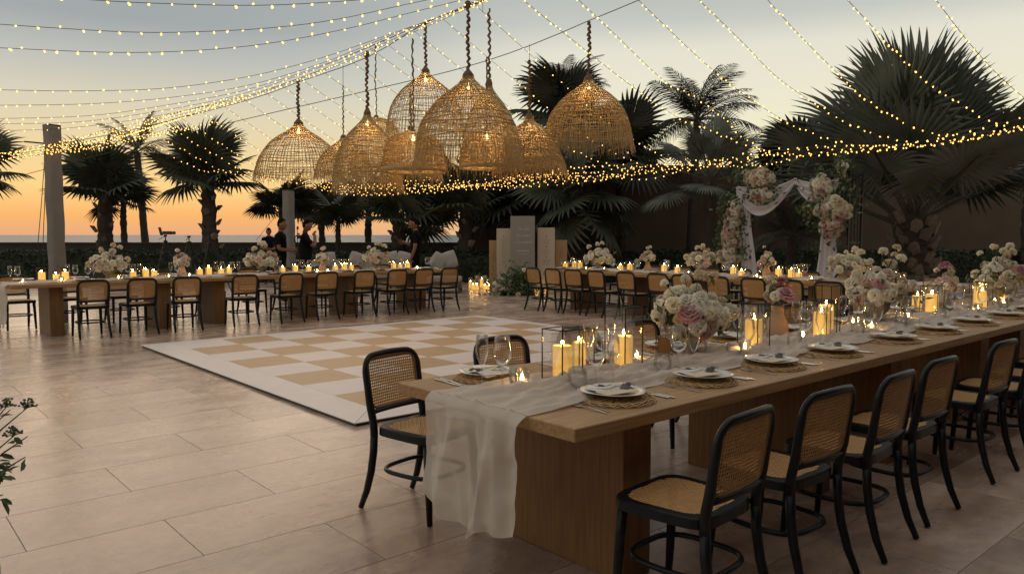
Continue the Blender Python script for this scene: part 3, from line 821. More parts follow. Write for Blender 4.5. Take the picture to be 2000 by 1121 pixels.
# ================================================================== TABLEWARE (one of each kind, then copies)
protos = {}
def place(kind, builder, loc, rz, label, cat, group, scale=None):
    if kind not in protos:
        o = builder(); tag(o, label, cat, group); o.location = loc; o.rotation_euler = (0, 0, rz)
        if scale: o.scale = (scale,) * 3
        protos[kind] = o
    else: o = copy_thing(protos[kind], loc, (0, 0, rz), label, group, scale)
    return o
def b_charger():
    t = ob('charger', None)
    m = MB(); R = .168; n = 126
    for r_ in (.03, .06, .09, .115, .135):          # rings of cane
        m.tube([(r_ * math.cos(2 * PI * k / 36), r_ * math.sin(2 * PI * k / 36), .006 + .003 * (k % 2)) for k in range(36)], .006, 4, closed=True)
    for k in range(28):
        a = 2 * PI * k / 28; m.tube([(.02 * math.cos(a), .02 * math.sin(a), .006), (.15 * math.cos(a), .15 * math.sin(a), .010)], .0045, 4)
    m.disc(.14, .002, 30)
    stuff(m.build('weave', M['rattan'], t))
    m = MB()
    for lay, zz, rr in ((0, .006, R), (1, .010, R - .007), (2, .014, R - .016)):
        m.tube([((rr + .0035 * math.cos(21 * 2 * PI * k / n + lay * 1.2)) * math.cos(2 * PI * k / n), (rr + .0035 * math.cos(21 * 2 * PI * k / n + lay * 1.2)) * math.sin(2 * PI * k / n), zz + .003 * math.sin(21 * 2 * PI * k / n + lay)) for k in range(n)], .0028, 4, closed=True)
    m.build('rim', M['rattan'], t, True); return t
def b_plate():
    m = MB(); n = 40; prof = [(0.0, .004), (.07, .004), (.09, .007), (.118, .016), (.138, .021), (.139, .023), (.118, .020), (.09, .011), (.07, .008), (0.0, .008)]
    rings = []
    for (r, z) in prof:
        for k in range(n):
            a = 2 * PI * k / n; rr = r * (1 + (.035 * math.sin(3 * a + .4) + .018 * math.sin(7 * a) if r > .1 else 0)); m.v.append((rr * math.cos(a), rr * math.sin(a), z))
    for i in range(len(prof) - 1):
        for k in range(n): m.f.append((i * n + k, i * n + (k + 1) % n, (i + 1) * n + (k + 1) % n, (i + 1) * n + k)); m.m.append(0)
    return m.build('dinner_plate', M['china'], None, True)
def b_napkin():
    t = ob('folded_napkin', None)
    def P(u, v):
        x = (u - .5) * .19; y = (v - .5) * .12 + .024
        return Vector((x, y * (1 + .3 * u), .004 + .014 * math.sin(PI * v) * (.5 + .5 * u) + .004 * math.sin(u * 12)))
    m = MB().grid(P, 14, 8); m.grid(lambda u, v: P(u, v) * Vector((1, 1, .35)) if False else Vector((P(u, v).x * .98, P(u, v).y, .002)), 6, 4)
    m.build('fold', M['linen'], t, True)
    m = MB(); pts = [(-.085, .075, .035), (-.06, .04, .022), (-.035, .012, .022), (0, .005, .027), (.035, -.002, .022), (.065, -.02, .020)]
    def rb(pts, w):
        q = []
        for i, p in enumerate(pts):
            a = Vector(pts[max(0, i - 1)]); b_ = Vector(pts[min(len(pts) - 1, i + 1)]); d = (b_ - a).normalized(); s = d.cross(Vector((0, 0, 1))).normalized()
            q += [Vector(p) - s * w, Vector(p) + s * w]
        return q, [(2 * i, 2 * i + 1, 2 * i + 3, 2 * i + 2) for i in range(len(pts) - 1)]
    m.add(*rb(pts, .0055)); m.add(*rb([(-.062, .012, .024), (-.048, .022, .03), (-.03, .012, .023)], .014))
    rr = random.Random(4)
    for k in range(9):
        a = rr.uniform(-.9, .5); p = Vector((.062, -.022, .018)); e = p + Vector((math.cos(a) * .042, math.sin(a) * .035, rr.uniform(-.004, .010)))
        m.add(*rb([p, (p + e) / 2 + Vector((0, 0, .006)), e], .007))
    m.add(*rb([(.02, -.045, .016), (.05, -.03, .02), (.078, -.012, .022)], .019))
    m.build('ribbon', M['ribbon'], t); return t
def b_card():
    m = MB(); m.cbox((0, 0, .0015), (.165, .082, .003), .0006); return m.build('menu_card', M['cream_card'])
def b_fork():
    m = MB()
    def strip(pts, t_=.0012):
        for (x0, y0, w0, z0), (x1, y1, w1, z1) in zip(pts[:-1], pts[1:]):
            m.add([(x0 - w0, y0, z0), (x0 + w0, y0, z0), (x1 + w1, y1, z1), (x1 - w1, y1, z1), (x0 - w0, y0, z0 + t_ * 2), (x0 + w0, y0, z0 + t_ * 2), (x1 + w1, y1, z1 + t_ * 2), (x1 - w1, y1, z1 + t_ * 2)],
                  [(4, 5, 6, 7), (3, 2, 1, 0), (0, 1, 5, 4), (2, 3, 7, 6), (1, 2, 6, 5), (3, 0, 4, 7)])
    strip([(0, -.1, .0035, .001), (0, -.06, .005, .004), (0, 0, .003, .007), (0, .035, .003, .005), (0, .048, .011, .003), (0, .062, .0125, .002)])
    for k in range(4): strip([(-.0098 + .0065 * k, .062, .0016, .002), (-.0098 + .0065 * k, .1, .0012, .007)])
    return m.build('dinner_fork', M['steel'])
def b_knife():
    m = MB()
    m.cbox((0, -.055, .004), (.012, .1, .006), .002)
    m.add([(-.004, -.005, .003), (.006, -.005, .003), (.009, .06, .003), (.004, .115, .003), (-.004, .118, .003), (-.004, -.005, .005), (.005, -.005, .0045), (.008, .06, .0045), (.003, .113, .0045), (-.004, .118, .0045)],
          [(5, 6, 7, 8, 9), (4, 3, 2, 1, 0), (0, 1, 6, 5), (1, 2, 7, 6), (2, 3, 8, 7), (3, 4, 9, 8), (4, 0, 5, 9)])
    return m.build('table_knife', M['steel'])
def b_wine():
    t = ob('wine_glass', None); G = M['glass']
    MB().lathe([(.006, .098), (.022, .104), (.036, .122), (.0425, .145), (.042, .17), (.037, .20), (.0335, .232), (.0325, .2325), (.036, .20), (.041, .17)], 24).build('bowl', G, t, True)
    m = MB().lathe([(.036, .002), (.034, .004), (.012, .008), (.0045, .016), (.0035, .05), (.0038, .09), (.0065, .099)], 16); m.disc(.036, .001, 16); m.build('stem', G, t, True); return t
def b_flute():
    t = ob('champagne_glass', None); G = M['glass']
    MB().lathe([(.004, .098), (.012, .108), (.026, .14), (.031, .165), (.029, .20), (.0255, .238), (.0245, .2385), (.028, .2)], 20).build('bowl', G, t, True)
    m = MB().lathe([(.032, .002), (.030, .004), (.010, .008), (.004, .016), (.0032, .05), (.0035, .09), (.0048, .099)], 16); m.disc(.032, .001, 16); m.build('stem', G, t, True); return t
def b_tumbler():
    m = MB().lathe([(.0, .004), (.032, .004), (.034, .0), (.038, .004), (.043, .03), (.0445, .06), (.042, .088), (.041, .0885), (.043, .06), (.0415, .03), (.036, .010), (0, .010)], 24)
    return m.build('water_tumbler', M['glass'], None, True)
G_CH, G_PL, G_NP, G_CD, G_FK, G_KN, G_WN, G_FL, G_TB = ('woven charger plates', 'white dinner plates', 'napkins with navy ribbon', 'menu cards on the plates', 'dinner forks', 'table knives', 'wine glasses', 'champagne glasses', 'water tumblers')
def setting(x, y, rz, where, full=True):
    """one place laid at (x, y); the guest faces local +Y"""
    c, s = math.cos(rz), math.sin(rz)
    W = lambda a, b_, z: (x + a * c - b_ * s, y + a * s + b_ * c, z)
    j = lambda a: random.uniform(-a, a)
    place('charger', b_charger, W(0, 0, TZ + .001), rz + j(3), f'round woven rattan charger {where}', 'charger', G_CH)
    place('plate', b_plate, W(j(.008), j(.008), TZ + .022), rz + j(3), f'wavy white plate on its woven charger {where}', 'plate', G_PL)
    place('napkin', b_napkin, W(.008, .022, TZ + .034), rz + j(.12), f'white napkin tied in navy ribbon {where}', 'napkin', G_NP)
    if full: place('card', b_card, W(-.022, -.030, TZ + .042), rz + rad(-8) + j(.08), f'blank cream menu card under the napkin {where}', 'menu card', G_CD)
    if full:
        place('fork', b_fork, W(-.215, -.05, TZ + .001), rz + j(.05), f'outer silver fork {where}', 'fork', G_FK)
        place('fork', b_fork, W(-.188, -.035, TZ + .001), rz + j(.05), f'inner silver fork {where}', 'fork', G_FK)
        place('knife', b_knife, W(.19, -.03, TZ + .001), rz + j(.04), f'inner silver knife {where}', 'knife', G_KN)
        place('knife', b_knife, W(.213, -.045, TZ + .001), rz + j(.04), f'outer silver knife {where}', 'knife', G_KN)
    place('wine', b_wine, W(.10 + j(.01), .215 + j(.01), TZ + .006), j(3), f'stemmed wine glass {where}', 'wine glass', G_WN)
    place('flute', b_flute, W(.175 + j(.01), .17 + j(.01), TZ + .006), j(3), f'narrow champagne glass {where}', 'champagne glass', G_FL)
    if full: place('tumbler', b_tumbler, W(.03, .25, TZ + .008), j(3), f'low water tumbler {where}', 'tumbler', G_TB)
for k, x in enumerate([2.42, 3.03, 3.66, 4.31, 5.15, 5.85, 6.6, 7.35, 8.1]):
    setting(x, 2.115, 0, f'at {ORD[k]} near place from draped end, {FRONT}')
for k, x in enumerate([2.32, 3.0, 3.7, 4.36, 5.05, 5.75, 6.45, 7.15, 7.85]):
    setting(x, 2.83, PI, f'at {ORD[k]} far place from draped end, {FRONT}')
for k, px in enumerate([180, 278, 368, 482, 570, 640, 713, 778, 829, 878]):
    setting(min(9.05, x_at(px, 11.87, .8) + .05), 12.63, 0, f'at {ORD[k]} near place from post end, {SEA}', False)
for k in range(10):
    setting(2.0 + .74 * k, 13.29, PI, f'at {ORD[k]} far place from post end, {SEA}', False)
for k, y in enumerate(ys):
    setting(10.78, y, -PI / 2, f'at {ORD[k]} near place from sign end, {ARCH}', False)
for k in range(10):
    setting(11.45, 10.5 - .66 * k, PI / 2, f'at {ORD[k]} far place from sign end, {ARCH}', False)

# ---- lanterns, candles, tea lights
def b_candle(r, h):
    def f():
        t = ob('pillar_candle', None)
        m = MB().lathe([(r, 0), (r, h - .004), (r - .003, h), (r - .008, h - .003), (.004, h - .008)], 20); m.disc(r, 0, 20); m.disc(.004, h - .008, 20); m.build('wax', M['wax'], t, True)
        MB().tube([(0, 0, h - .01), (.001, 0, h + .006)], .0015, 5).build('wick', M['trim_dark'], t)
        MB().lathe([(0.0005, h + .001), (.0048, h + .006), (.0060, h + .013), (.0038, h + .023), (.0005, h + .034)], 8).build('flame', M['flame'], t, True); return t
    return f
def b_lantern(s, h):
    def f():
        t = ob('glass_lantern', None); w = s / 2; B = .0045
        m = MB()
        for a, b_ in ((-1, -1), (1, -1), (1, 1), (-1, 1)): m.box((a * (w - B / 2), b_ * (w - B / 2), h / 2), (B, B, h))
        for z in (B / 2, h - B / 2):
            for q in (-1, 1):
                m.box((0, q * (w - B / 2 + .0004), z + .0003), (s - 2 * B, B, B)); m.box((q * (w - B / 2 + .0004), 0, z + .0003), (B, s - 2 * B, B))
        m.build('frame', M['black_metal'], t)
        MB().box((0, 0, .0035), (s - 2 * B - .002, s - 2 * B - .002, .003)).build('floor_plate', M['glass'], t)
        for k in range(4):
            a = k * PI / 2; q = MB(); v = w - B / 2
            q.add([(-w + B, v, B), (w - B, v, B), (w - B, v, h - B), (-w + B, v, h - B)], [(0, 1, 2, 3)])
            q.build('pane', M['pane'], t, rot=(0, 0, a))
        return t
    return f
def b_hurricane(r, h):
    def f():
        m = MB().lathe([(r, 0), (r, h), (r - .003, h), (r - .003, .004)], 24); m.disc(r, 0, 24); return m.build('glass_cylinder', M['pane'], None, True)
    return f
def b_tea():
    t = ob('tea_light', None)
    m = MB().lathe([(.0, .002), (.028, .002), (.030, .0), (.0335, .06), (.034, .078), (.032, .078), (.0285, .012), (0, .012)], 18); m.build('holder', M['glass'], t, True)
    m = MB().lathe([(.0235, .013), (.0235, .026), (.004, .025)], 14); m.disc(.0235, .013, 14); m.build('wax', M['wax'], t, True)
    MB().lathe([(.0005, .025), (.006, .031), (.0078, .04), (.005, .052), (.0006, .064)], 8).build('flame', M['flame'], t, True); return t
G_LN, G_CA, G_HU, G_TE = 'black framed glass lanterns', 'lit pillar candles', 'clear glass candle cylinders', 'tea lights in glass holders'
def lantern(x, y, s, h, ch, where, rz=0, hur=False, cr=.045):
    if s: place(('lan', s, h), b_lantern(s, h), (x, y, TZ + .012), rz, f'black framed glass lantern {where}', 'lantern', G_LN)
    z = TZ + .018
    place(('can', cr, ch), b_candle(cr, ch), (x, y, z), rz, f'lit pillar candle {where}', 'candle', G_CA)
    if hur: place(('hur', cr, hur), b_hurricane(cr + .012, hur), (x, y, z - .001), 0, f'clear glass cylinder {where}', 'glass cylinder', G_HU)
def tea(x, y, where, z=TZ + .008): place('tea', b_tea, (x, y, z), 0, f'tea light in clear glass {where}', 'tea light', G_TE)
F_ = FRONT
for (x, y, s, h, ch, w, hur, cr) in [
    (2.54, 2.55, .139, .24, .155, 'nearest to the draped end of the front table', .21, .046),
    (2.86, 2.75, .115, .20, .12, 'tucked behind the lantern nearest to the draped end', 0, .036),
    (2.99, 2.56, .139, .315, .16, 'standing tall between the first lantern and the table number card', .225, .046),
    (4.14, 2.52, .139, .27, .165, 'just past the first big bouquet of the front table', .25, .05),
    (4.86, 2.46, .145, .25, .165, 'low, just past the clay vase with pink roses', .2, .05),
    (5.12, 2.56, .139, .33, .19, 'tall, just past the clay vase with pink roses', 0, .05),
    (6.98, 2.56, .145, .25, .17, 'between the second bouquet and the pale vase, front table', .2, .05),
    (7.25, 2.78, .139, .32, .13, 'taller one behind the lantern beside the pale vase', 0, .045),
    (8.0, 2.5, .139, .24, .15, 'low one after the pale vase, front table', 0, .046),
    (8.25, 2.6, .139, .31, .18, 'tall one before the last big bouquet, front table', .22, .05)]:
    lantern(x, y, s, h, ch, w, 0, hur, cr)
for x, y, w in [(2.28, 2.545, 'on gauze at the draped end of the front table'), (3.17, 2.62, 'beside the table number card'), (3.92, 2.44, 'beside the first big bouquet, front table'), (4.66, 2.48, 'at the foot of the clay vase'),
                (5.52, 2.42, 'before the second big bouquet, front table'), (5.66, 2.62, 'against the second big bouquet, front table'), (6.35, 2.5, 'after the second big bouquet, front table'), (6.62, 2.62, 'before the low lantern near the pale vase'), (7.6, 2.4, 'at the foot of the pale vase'), (8.45, 2.45, 'at the far bouquet of the front table'), (8.7, 2.6, 'past the far bouquet of the front table')]:
    tea(x, y, w)
for k, (px, h, ch) in enumerate([(82, .2, .13), (110, .15, .09), (128, .2, .13), (260, .18, .10), (285, .22, .13), (301, .18, .10), (390, .18, .11), (408, .2, .13), (432, .17, .10), (447, .2, .12), (552, .17, .1), (577, .2, .12), (603, .17, .1), (655, .17, .1), (673, .2, .13), (686, .18, .1), (769, .19, .12), (781, .16, .09), (796, .2, .12)]):
    lantern(x_at(px, 12.9 + .12 * (k % 2)), 12.9 + .12 * (k % 2), .12, h, ch, f'{ORD[k]} from the white post end, {SEA}', 0, 0, .047)
for k, (px, h, ch) in enumerate([(1104, .15, .1), (1122, .2, .13), (1133, .2, .13), (1212, .16, .1), (1230, .2, .13), (1297, .2, .13), (1323, .16, .11), (1432, .2, .14), (1448, .16, .09), (1520, .2, .14), (1545, .2, .14), (1560, .16, .09), (1742, .2, .13), (1758, .15, .08)]):
    X = 11.05 + .1 * (k % 2)
    lantern(X, y_at(px, X), .12, h, ch, f'{ORD[k]} from the sign end, {ARCH}', 0, 0, .047)
for k, px in enumerate([45, 120, 232, 330, 370, 620, 640, 815]):
    tea(x_at(px, 12.7), 12.7, f'{ORD[k]} from white post end, near edge of {SEA}')
for k, px in enumerate([1145, 1180, 1345, 1478, 1585, 1700]):
    tea(10.9, y_at(px, 10.9), f'{ORD[k]} from sign panel end, near edge of {ARCH}')
# table number card
t = thing('table_card_frame', 'arched cane framed table card with a woven loop border on the front table', 'card frame', (3.27, 2.52, TZ + .012), (0, 0, rad(-38)))
def arch_out(w, h, n=12): return [(-w, 0), (w, 0)] + [(w * math.cos(PI * k / n), h - w + w * math.sin(PI * k / n)) for k in range(n + 1)]
m = MB(); o2 = arch_out(.03, .13); m.add([(x, -.002, z + .006) for x, z in o2] + [(x, .002, z + .006) for x, z in o2], [tuple(range(len(o2))), tuple(range(len(o2), 2 * len(o2)))[::-1]]); m.build('card', mat('card_wood', (.28, .15, .05), .6), t)
m = MB()
for w, h in ((.032, .136), (.044, .148)): m.tube([(x, 0, z) for x, z in arch_out(w, h)], .003, 5, closed=True)
pa, pb = arch_out(.032, .136, 12), arch_out(.044, .148, 12)
def along_(pl, s):
    L = [math.dist(pl[i], pl[(i + 1) % len(pl)]) for i in range(len(pl))]; d = s * sum(L)
    for i, l_ in enumerate(L):
        if d <= l_: q = d / max(l_, 1e-6); return (pl[i][0] + (pl[(i + 1) % len(pl)][0] - pl[i][0]) * q, pl[i][1] + (pl[(i + 1) % len(pl)][1] - pl[i][1]) * q)
        d -= l_
    return pl[0]
for k in range(26):
    a = along_(pa, k / 26); b_ = along_(pb, k / 26); m.tube([(a[0], 0, a[1]), (b_[0], 0, b_[1])], .002, 4)
m.build('loop_border', M['cane_band'], t)
# ================================================================== FLOWERS
def bloom_mesh(kind, seed, mt):
    r = random.Random(seed); m = MB()
    if kind == 'rose':
        rings = [(4, .14, .30, .62, .95, .05), (5, .26, .46, .52, .86, .12), (6, .38, .66, .40, .72, .22), (7, .48, .86, .26, .50, .34), (7, .50, 1.02, .12, .22, .4)]
        for q, (n, r0, r1, z0, z1, curl) in enumerate(rings):
            for k in range(n):
                a = 2 * PI * (k + .5 * (q % 2)) / n + r.uniform(-.15, .15); wd = 2 * PI / n * .78; L = r.uniform(.92, 1.1)
                def P(u, v, a=a, wd=wd, L=L):
                    x = (u - .5) * 2; rr = r0 + (r1 - r0) * v ** 1.4 * L; aa = a + x * wd * (.55 + .45 * math.sin(PI * min(1, v * .7 + .2)))
                    z = (z0 - .45) * (1 - v) * .4 + z1 * (math.sin(v * PI / 2)) - curl * max(0, v - .7) * 1.6 - .16 * x * x * v
                    rr += .10 * x * x * v * .5 + curl * max(0, v - .65)
                    return Vector((rr * math.cos(aa), rr * math.sin(aa), z - .35))
                m.grid(P, 3, 3)
    else:   # ruffled carnation / ranunculus head
        for k in range(54):
            z = 1 - 1.35 * (k + .5) / 54; a = k * 2.39996; rr = math.sqrt(max(0, 1 - z * z))
            d = Vector((rr * math.cos(a), rr * math.sin(a), z)).normalized(); e = d.orthogonal().normalized(); f = d.cross(e)
            t = r.uniform(0, 2 * PI); e, f = e * math.cos(t) + f * math.sin(t), f * math.cos(t) - e * math.sin(t)
            s = .36; h = r.uniform(.86, 1.05)
            m.add([d * .5 - e * s * .5, d * .5 + e * s * .5, d * h + e * s + f * .10, d * (h + .05) - f * .08, d * h - e * s + f * .10], [(0, 1, 2, 3), (0, 3, 4)])
    return m.mesh('bloom', M[mt], True)
BL = {}
for mt in ('petal_white', 'petal_cream', 'petal_blush', 'petal_pink'):
    BL[mt] = [bloom_mesh('rose', 1, mt), bloom_mesh('rose', 2, mt), bloom_mesh('carn', 3, mt)]
MIX = {'white': ['petal_white'] * 13 + ['petal_cream'] * 2 + ['petal_blush'] * 2, 'arch': ['petal_cream'] * 6 + ['petal_blush'] * 4 + ['petal_white'] * 6 + ['petal_pink'], 'small': ['petal_white'] * 4 + ['petal_blush'] * 2}
def bloom(parent, p, d, s, mt, kind=None):
    d = Vector(d).normalized(); q = d.to_track_quat('Z', 'Y') @ Euler((0, 0, random.uniform(0, 6.3))).to_quaternion()
    k = kind if kind is not None else random.choice((0, 1, 1, 2, 2))
    return ob('bloom', BL[mt][k], parent, p, q.to_euler(), s)
def leaves_in(parent, n, fn, size, mt='leaf'):
    v, f = leaf_cloud(n, fn, size, 1.0); return stuff(cloud_obj('leaves', v, f, M[mt], parent))
def bowl(h, r, t, mt='stone_vase'):
    m = MB().lathe([(0, 0), (r * .5, 0), (r * .52, .01), (r * .3, h * .25), (r * .34, h * .32), (r * .8, h * .6), (r, h), (r * .94, h), (r * .7, h * .62), (0, h * .5)], 24); return m.build('vase', M[mt], t, True)
def bottle(h, t, mt='clay_vase'):
    m = MB().lathe([(0, 0), (h * .34, 0), (h * .36, .01), (h * .36, h * .36), (h * .33, h * .46), (h * .2, h * .72), (h * .19, h * .9), (h * .215, h), (h * .17, h), (h * .15, h * .7), (0, h * .3)], 24); return m.build('vase', M[mt], t, True)
def bouquet(x, y, z, label, n=44, rx=.235, ry=.19, rz_=.135, zc=.235, vase=('bowl', .17, .105), smin=.030, smax=.052, mix='white', tall=5, group='bouquets on the tables', yaw=0, pinks=()):
    t = thing('flower_arrangement', label, 'flowers', (x, y, z), (0, 0, yaw), group)
    vh = vase[1]
    if vase[0] == 'bowl': bowl(vh, vase[2], t)
    else: bottle(vh, t, vase[2])
    i = 0; tries = 0; pts = []
    while i < n and tries < 4000:
        tries += 1
        u = rng.uniform(-.45, 1); a = rng.uniform(0, 2 * PI); q = math.sqrt(max(0, 1 - u * u))
        d = Vector((q * math.cos(a), q * math.sin(a), u)); rr = rng.uniform(.80, 1.06) * (1 + .18 * noise.noise((d.x * 2 + x * 7, d.y * 2 + y * 3, d.z * 2)))
        p = Vector((d.x * rx * rr, d.y * ry * rr, zc + d.z * rz_ * rr)); s = rng.uniform(smin, smax)
        if any((p - o).length < (s + so) * .62 for o, so in pts): continue
        pts.append((p, s)); bloom(t, p, Vector((d.x, d.y, d.z + .25)), s, random.choice(MIX[mix])); i += 1
    for (px_, py_, pz_, s) in pinks: bloom(t, (px_, py_, pz_), (px_, py_, (pz_ - zc) + .12), s, 'petal_pink', 0)
    if tall:
        m = MB()
        for k in range(tall):
            a = rng.uniform(0, 2 * PI); q = rng.uniform(.25, .8); b_ = Vector((0, 0, vh)); e = Vector((rx * q * math.cos(a), ry * q * math.sin(a), zc + rz_ * rng.uniform(1.15, 1.95)))
            m.tube([b_, b_.lerp(e, .5) + Vector((0, 0, .03)), e], .0025, 4); bloom(t, e, (math.cos(a) * .5, math.sin(a) * .5, 1), rng.uniform(smin * .8, smax * .8), random.choice(('petal_white', 'petal_white', 'petal_cream')), 2)
        m.build('stem', M['stem'], t)
    leaves_in(t, int(n * 2.2), lambda: Vector(rng.normal(size=3)) * Vector((rx * .48, ry * .48, rz_ * .5)) + Vector((0, 0, zc)), .06)
    return t
BZ = TZ + .008
bouquet(3.62, 2.60, BZ, 'large white bouquet with one mauve rose in a stone bowl, first on the front table', pinks=[(-.165, -.105, .27, .06), (-.10, -.155, .16, .042)], smax=.056)
bouquet(4.72, 2.70, BZ, 'two mauve roses and small white blooms in a clay bottle vase, front table', n=9, rx=.10, ry=.09, rz_=.07, zc=.27, vase=('bottle', .21, 'clay_vase'), smin=.022, smax=.034, mix='small', tall=3, pinks=[(-.03, -.08, .30, .06), (.09, .03, .36, .064)])
bouquet(5.95, 2.58, BZ, 'large white bouquet with tall trailing blooms, second on the front table', n=50, rx=.27, ry=.22, rz_=.17, zc=.26, tall=8, pinks=[(-.2, -.1, .33, .045)])
bouquet(7.25, 2.56, BZ, 'small white blooms under one pink rose in a pale bottle vase, front table', n=12, rx=.12, ry=.11, rz_=.09, zc=.25, vase=('bottle', .19, 'stone_vase'), smin=.025, smax=.04, mix='small', tall=3, pinks=[(.0, .0, .42, .06)])
bouquet(8.5, 2.5, BZ, 'large white bouquet cut by the frame edge, third on the front table', n=48, rx=.28, ry=.22, rz_=.17, zc=.26, tall=8, pinks=[(-.05, -.18, .36, .055)])
for px, big, lab in [(212, 1, 'tall white bouquet nearest to the white post'), (355, 0, 'small white posy between the first two bouquets from the post'), (512, 1, 'white bouquet in front of the man holding the camera gimbal'), (630, 0, 'small white posy in front of the man touching his chin'), (735, 1, 'pale blush bouquet in front of the white sofa')]:
    X = x_at(px, 12.95)
    if big: bouquet(X, 12.95, BZ, lab + ', sea-side table', n=36, rx=.27, ry=.24, rz_=.15, zc=.24, smin=.04, smax=.065, tall=5)
    else: bouquet(X, 12.95, BZ, lab + ', sea-side table', n=14, rx=.12, ry=.11, rz_=.1, zc=.26, vase=('bottle', .2, 'clay_vase'), smin=.035, smax=.05, mix='small', tall=2)
for px, big, lab in [(1168, 1, 'white and blush bouquet nearest to the sign panels'), (1265, 0, 'small blush posy between the first two bouquets from the sign panels'), (1370, 1, 'white and blush bouquet before the left foot of the flower arch'), (1497, 0, 'small yellowish posy before the left drape of the flower arch'), (1655, 1, 'cream bouquet before the right foot of the flower arch')]:
    Y = y_at(px, 11.15)
    if big: bouquet(11.15, Y, BZ, lab + ', arch-side table', n=36, rx=.24, ry=.27, rz_=.15, zc=.24, smin=.04, smax=.065, tall=4)
    else: bouquet(11.15, Y, BZ, lab + ', arch-side table', n=14, rx=.12, ry=.12, rz_=.12, zc=.26, vase=('bottle', .2, 'clay_vase'), smin=.035, smax=.052, mix='small', tall=2)

# ================================================================== FLOWER ARCH
AX, AY = 14.6, 8.11
arch_rot = (0, 0, -PI / 2)
t = thing('arch_frame', 'black square metal wedding arch frame standing in front of the tall wall', 'arch', (AX, AY, 0), arch_rot)
def bars(name, specs):
    m = MB()
    for c, s in specs: m.box(c, s)
    return m.build(name, M['black_metal'], t)
B = .035
for x in (-1.2, 1.2):
    for y in (0, .55): bars('upright', [((x, y, 1.32), (B, B, 2.64))])
    for y in (.14, .275, .41): bars('slat', [((x, y, 1.32), (.016, .016, 2.6))])
    bars('crossbar', [((x, .275, 2.62), (B * .9, .55 - B, B * .9)), ((x, .275, .02), (B * .9, .55 - B, B * .9)), ((x, .275, 1.3), (B * .6, .55 - B, B * .6))])
for y in (0, .55): bars('top_rail', [((0, y, 2.655), (2.4 + B, B, B))])
for x in (-.4, .4): bars('top_slat', [((x, .275, 2.655), (.02, .55 - B, .02))])
def swag(x0, z0, x1, z1, sag, wide, seed, name, label, y=-.06):
    def P(u, v):
        x = x0 + (x1 - x0) * u; s = 4 * u * (1 - u)
        zt = z0 + (z1 - z0) * u - sag * .25 * s; zb = z0 + (z1 - z0) * u - .10 - (sag + wide * .1) * s
        z = zt + (zb - zt) * v; yy = y - .10 * s * (.3 + .7 * v) + .035 * math.sin(v * 22 + u * 2 + seed) * (.3 + s) + .02 * noise.noise((u * 5, v * 6, seed))
        return Vector((x + .03 * math.sin(v * 9 + seed) * (1 - s), yy, z))
    o = MB().grid(P, 30, 34).build(name, M['white_cloth'], None, True, (AX, AY, 0), arch_rot)
    return tag(o, label, 'drape', 'white drapes on the flower arch')
swag(-1.22, 2.50, .12, 2.60, .52, .8, 1.0, 'cloth_swag', 'long white cloth swag hanging across the left of the arch top')
swag(.12, 2.60, 1.05, 2.55, .36, .6, 4.0, 'cloth_swag', 'short white cloth swag at the right of the arch top')
def fall(xt, zt, xb, zb, wt, wb, seed, label, y=-.05):
    def P(u, v):
        q = v; x = xt + (xb - xt) * q + (u - .5) * (wt + (wb - wt) * q ** 1.5)
        return Vector((x, y + .05 * math.sin(u * 24 + seed + q) * (.5 + .5 * q) + .03 * noise.noise((u * 4, q * 4, seed)), zt + (zb - zt) * q))
    o = MB().grid(P, 40, 26).build('cloth_fall', M['white_cloth'], None, True, (AX, AY, 0), arch_rot)
    return tag(o, label, 'drape', 'white drapes on the flower arch')
fall(-1.12, 2.48, -.82, .02, .26, .40, 2.0, 'long white cloth falling down the left upright of the arch')
fall(.86, 2.2, .80, .02, .24, .62, 7.0, 'long white cloth falling and spreading at the right of the arch')
def cluster(label, ctrs, n, smin=.055, smax=.095):
    t = thing('flower_cluster', label, 'flowers', (AX, AY, 0), arch_rot, 'flower clusters on the arch')
    pts = []; tries = 0
    while len(pts) < n and tries < 5000:
        tries += 1
        c, r_ = ctrs[int(rng.integers(len(ctrs)))]
        d = Vector(rng.normal(size=3)).normalized(); d.y = -abs(d.y) * .9 + .1
        p = Vector((c[0] + d.x * r_[0] * rng.uniform(.7, 1.1), c[1] + d.y * r_[1], c[2] + d.z * r_[2] * rng.uniform(.7, 1.1))); s = rng.uniform(smin, smax)
        if any((p - o).length < (s + so) * .6 for o, so in pts): continue
        pts.append((p, s)); bloom(t, p, Vector((d.x, d.y - .7, d.z + .2)), s, random.choice(MIX['arch']))
    cs = list(ctrs)
    def fn():
        c, r_ = cs[int(rng.integers(len(cs)))]; g = rng.normal(size=3)
        return Vector((c[0] + g[0] * r_[0] * .95, c[1] + .02 + g[1] * .10, c[2] + g[2] * r_[2] * .95))
    leaves_in(t, n * 12, fn, .10)
    return t
cluster('tall column of cream and blush flowers climbing the left side of the arch', [((-1.22, -.12, 1.85), (.18, .16, .28)), ((-1.30, -.14, 1.4), (.22, .18, .3)), ((-1.32, -.14, .98), (.24, .18, .26)), ((-1.45, -.08, 2.05), (.06, .06, .16))], 72)
cluster('cluster of blush and cream roses on the top rail of the arch', [((-.62, -.16, 2.62), (.32, .16, .2)), ((-.55, -.2, 2.28), (.22, .14, .16)), ((-1.0, -.1, 2.72), (.12, .08, .08))], 48)
cluster('spilling cluster of cream and blush flowers on the right side of the arch', [((.72, -.16, 2.36), (.22, .16, .24)), ((.98, -.18, 1.95), (.32, .18, .24)), ((.95, -.18, 1.62), (.26, .16, .2)), ((1.1, -.1, 2.75), (.07, .06, .2)), ((.52, -.12, 1.98), (.14, .1, .05))], 70)

